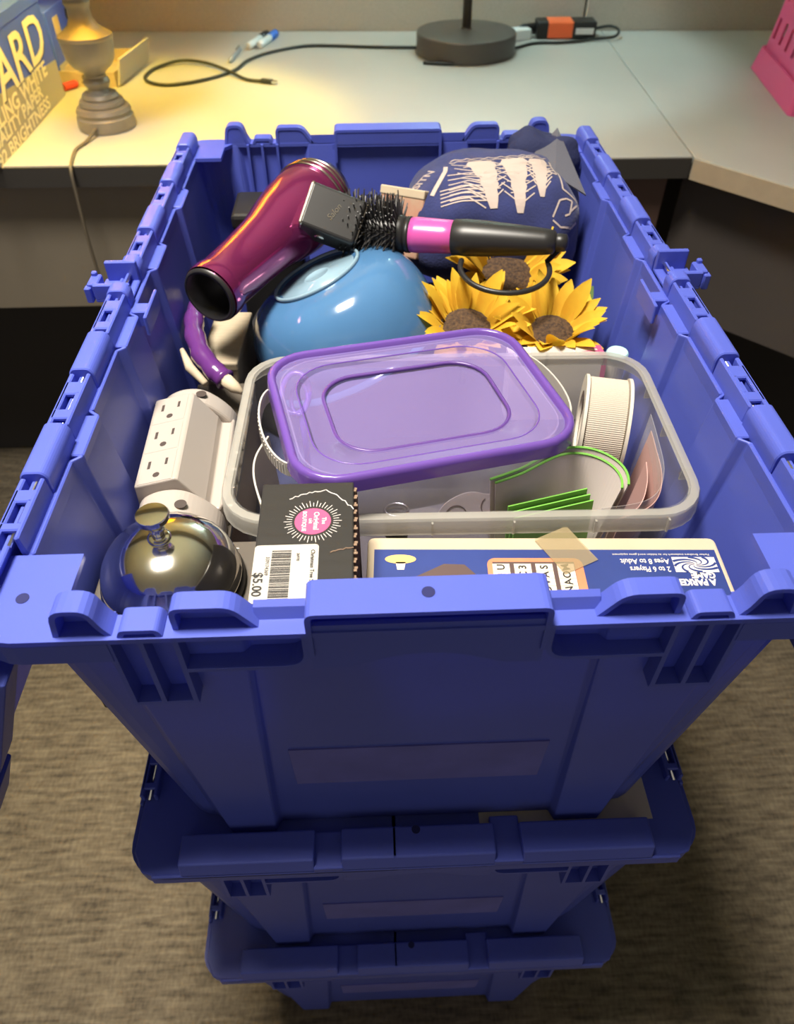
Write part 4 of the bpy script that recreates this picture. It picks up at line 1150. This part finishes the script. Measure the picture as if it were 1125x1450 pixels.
part('tray_floor', MB().box(-.055, .055, -.085, .085, 0, .003), M['kraft'], tr)
for x0, x1, y0, y1 in ((-.055, -.051, -.085, .085), (.051, .055, -.085, .085), (-.051, .051, -.085, -.081), (-.051, .051, .081, .085)):
    part('tray_wall', MB().box(x0, x1, y0, y1, .003, .026), M['kraft'], tr)
lettering('Sat', .022, M['ink'], tr, frame((-.0, -.0855, .013), (1, 0, 0), (0, -1, 0)), shear=.3)
part('tray_flap', MB().box(0, .004, -.080, .082, 0, .045, T((.056, 0, .004)) @ RY(14)), M['paper'], tr)

# charging cable
cbp = [(.10, 1.628), (.0, 1.637), (-.09, 1.652), (-.155, 1.652), (-.225, 1.605), (-.265, 1.545), (-.285, 1.475), (-.335, 1.415), (-.395, 1.385), (-.435, 1.40), (-.455, 1.44), (-.445, 1.50), (-.40, 1.535), (-.345, 1.515), (-.295, 1.46), (-.255, 1.415), (-.222, 1.400)]
ch = thing('charging_cable', 'thin dark charging cable looped across the desk', 'cable', (-.30, 1.45, D0))
K = T((.30, -1.45, -D0))
part('cable', MB().tube(spline([(x, y, D0+.0035+(.004 if 11 < i < 15 else 0)) for i, (x, y) in enumerate(cbp)]), .0031, 8), M['cord'], ch, smooth=True, M4=K)
part('plug', MB().box(0, .024, -.0055, .0055, 0, .007, T((-.224, 1.401, D0+.001)) @ RZ(-22)), M['cord'], ch, M4=K, bevel=.001)
part('plug_tip', MB().box(.024, .034, -.004, .004, .0015, .0055, T((-.224, 1.401, D0+.001)) @ RZ(-22)), M['silver'], ch, M4=K)
# markers and pen by the wall
def marker(label, x, y, ang, capm, bodym, ln=.11, r=.0075):
    t = thing('marker', label, 'marker', (x, y, D0+r), (0, 0, R(ang)), 'markers on the desk')
    part('barrel', MB().lathe([(r*.8, 0), (r, .003), (r, ln*.62)], 16, RY(90)), bodym, t, smooth=True)
    part('cap', MB().lathe([(r*1.1, ln*.60), (r*1.1, ln*.97), (r*.7, ln)], 16, RY(90)), capm, t, smooth=True)
marker('white marker with a blue cap lying by the wall', -.250, 1.645, 75, M['cap_blue'], M['marker_white'])
marker('white marker with a black cap lying beside the blue-capped one', -.272, 1.640, 73, M['black'], M['marker_white'])
pn_ = thing('pen', 'slim grey pen lying beside the two markers', 'pen', (-.300, 1.545, D0+.005), (0, 0, R(84)))
part('barrel', MB().lathe([(.0015, -.012), (.0045, 0), (.0048, .085)], 14, RY(90)), M['grey_pl'], pn_, smooth=True)
part('clip', MB().box(.055, .088, -.001, .001, .004, .0065), M['silver'], pn_)

# power adapter with an orange label
pa = thing('power_adapter', 'black power adapter with a bright orange label and cord by the wall', 'power adapter', (.435, 1.715, D0), (0, 0, R(-2)))
part('brick', MB().box(-.072, .060, -.024, .024, .002, .034), M['black'], pa, bevel=.004, seg=3)
ol = part('orange_label', MB().box(-.050, .010, -.0246, .0246, .0015, .0346), M['orange'], pa, bevel=.004)
ol['label'] = 'neon orange wraparound sticker'
part('rating_label', MB().box(.014, .054, -.0246, -.0238, .010, .022), M['marker_white'], pa)
part('strain_relief', MB().tube([(-.070, 0, .018), (-.10, -.004, .018), (-.125, -.012, .010)], [.011, .009, .005], 12), M['black'], pa, smooth=True)
part('cord', MB().tube(spline([(-.125, -.012, .010), (-.15, -.03, .004), (-.165, -.05, .0035)]), .003, 8), M['cord'], pa, smooth=True)
part('cord_bundle', MB().tube(spline([(.060, 0, .016), (.095, .004, .020), (.112, -.012, .016), (.10, -.034, .008), (.06, -.040, .005), (-.02, -.062, .0035), (-.08, -.066, .0035), (-.12, -.098, .0035), (-.19, -.160, .0035), (-.26, -.222, .0035), (-.33, -.215, .0035)]), .003, 8), M['cord'], pa, smooth=True)
wp = thing('white_plug', 'white wall plug beside the black power adapter', 'plug', (.325, 1.70, D0), (0, 0, R(20)))
part('plug_body', MB().box(-.028, .022, -.016, .016, 0, .022), M['marker_white'], wp, bevel=.004, seg=3)
for s in (-1, 1): part('prong', MB().box(.022, .037, s*.006-.0007, s*.006+.0007, .008, .014), M['silver'], wp)

# pink basket with slots
bk = thing('pink_basket', 'bright pink plastic basket with slotted sides, on the corner desk', 'basket', (.887, 1.288, D0), (0, 0, R(-9)))
bw0, bw1, bh_ = .142, .122, .22
for s in (-1, 1):
    for ax_ in ('x', 'y'):
        mb = MB()
        def wq(u, v):      # u across -1..1, v up 0..1
            w_ = bw0+(bw1-bw0)*v
            return (s*w_, u*w_, v*bh_) if ax_ == 'x' else (u*w_, s*w_, v*bh_)
        def wb(u0, u1, v0, v1):
            th = .003; o_ = []
            for (u, v) in ((u0, v0), (u1, v0), (u1, v1), (u0, v1)): o_.append(Vector(wq(u, v)))
            n_ = (o_[1]-o_[0]).cross(o_[3]-o_[0]).normalized()*th
            mb.add(o_+[p+n_ for p in o_], [(0, 1, 2, 3), (7, 6, 5, 4), (0, 4, 5, 1), (1, 5, 6, 2), (2, 6, 7, 3), (3, 7, 4, 0)])
        wb(-1, 1, 0, .26); wb(-1, 1, .42, .54); wb(-1, 1, .70, 1)
        nS = 6
        for v0, v1 in ((.26, .42), (.54, .70)):
            for k in range(nS+1):
                u = -1+2*k/nS; wb(max(-1, u-.115), min(1, u+.115), v0, v1)
        part('basket_side', mb, M['basket'], bk)
part('basket_floor', MB().box(-bw0, bw0, -bw0, bw0, 0, .003), M['basket'], bk)
ft = [[(x, y, z) for x, y in rrect(-w_, w_, -w_, w_, .01, 3)] for w_, z in ((bw0+.012, 0), (bw0+.004, .040), (bw0+.001, .040), (bw0+.009, 0), (bw0+.012, 0))]
sk = MB(); sk.loft(ft, False, False); part('foot_skirt', sk, M['basket'], bk)
part('basket_contents', MB().box(-bw1+.008, bw1-.008, -bw1+.008, bw1-.008, .0035, .19), M['basket_in'], bk, bevel=.004)
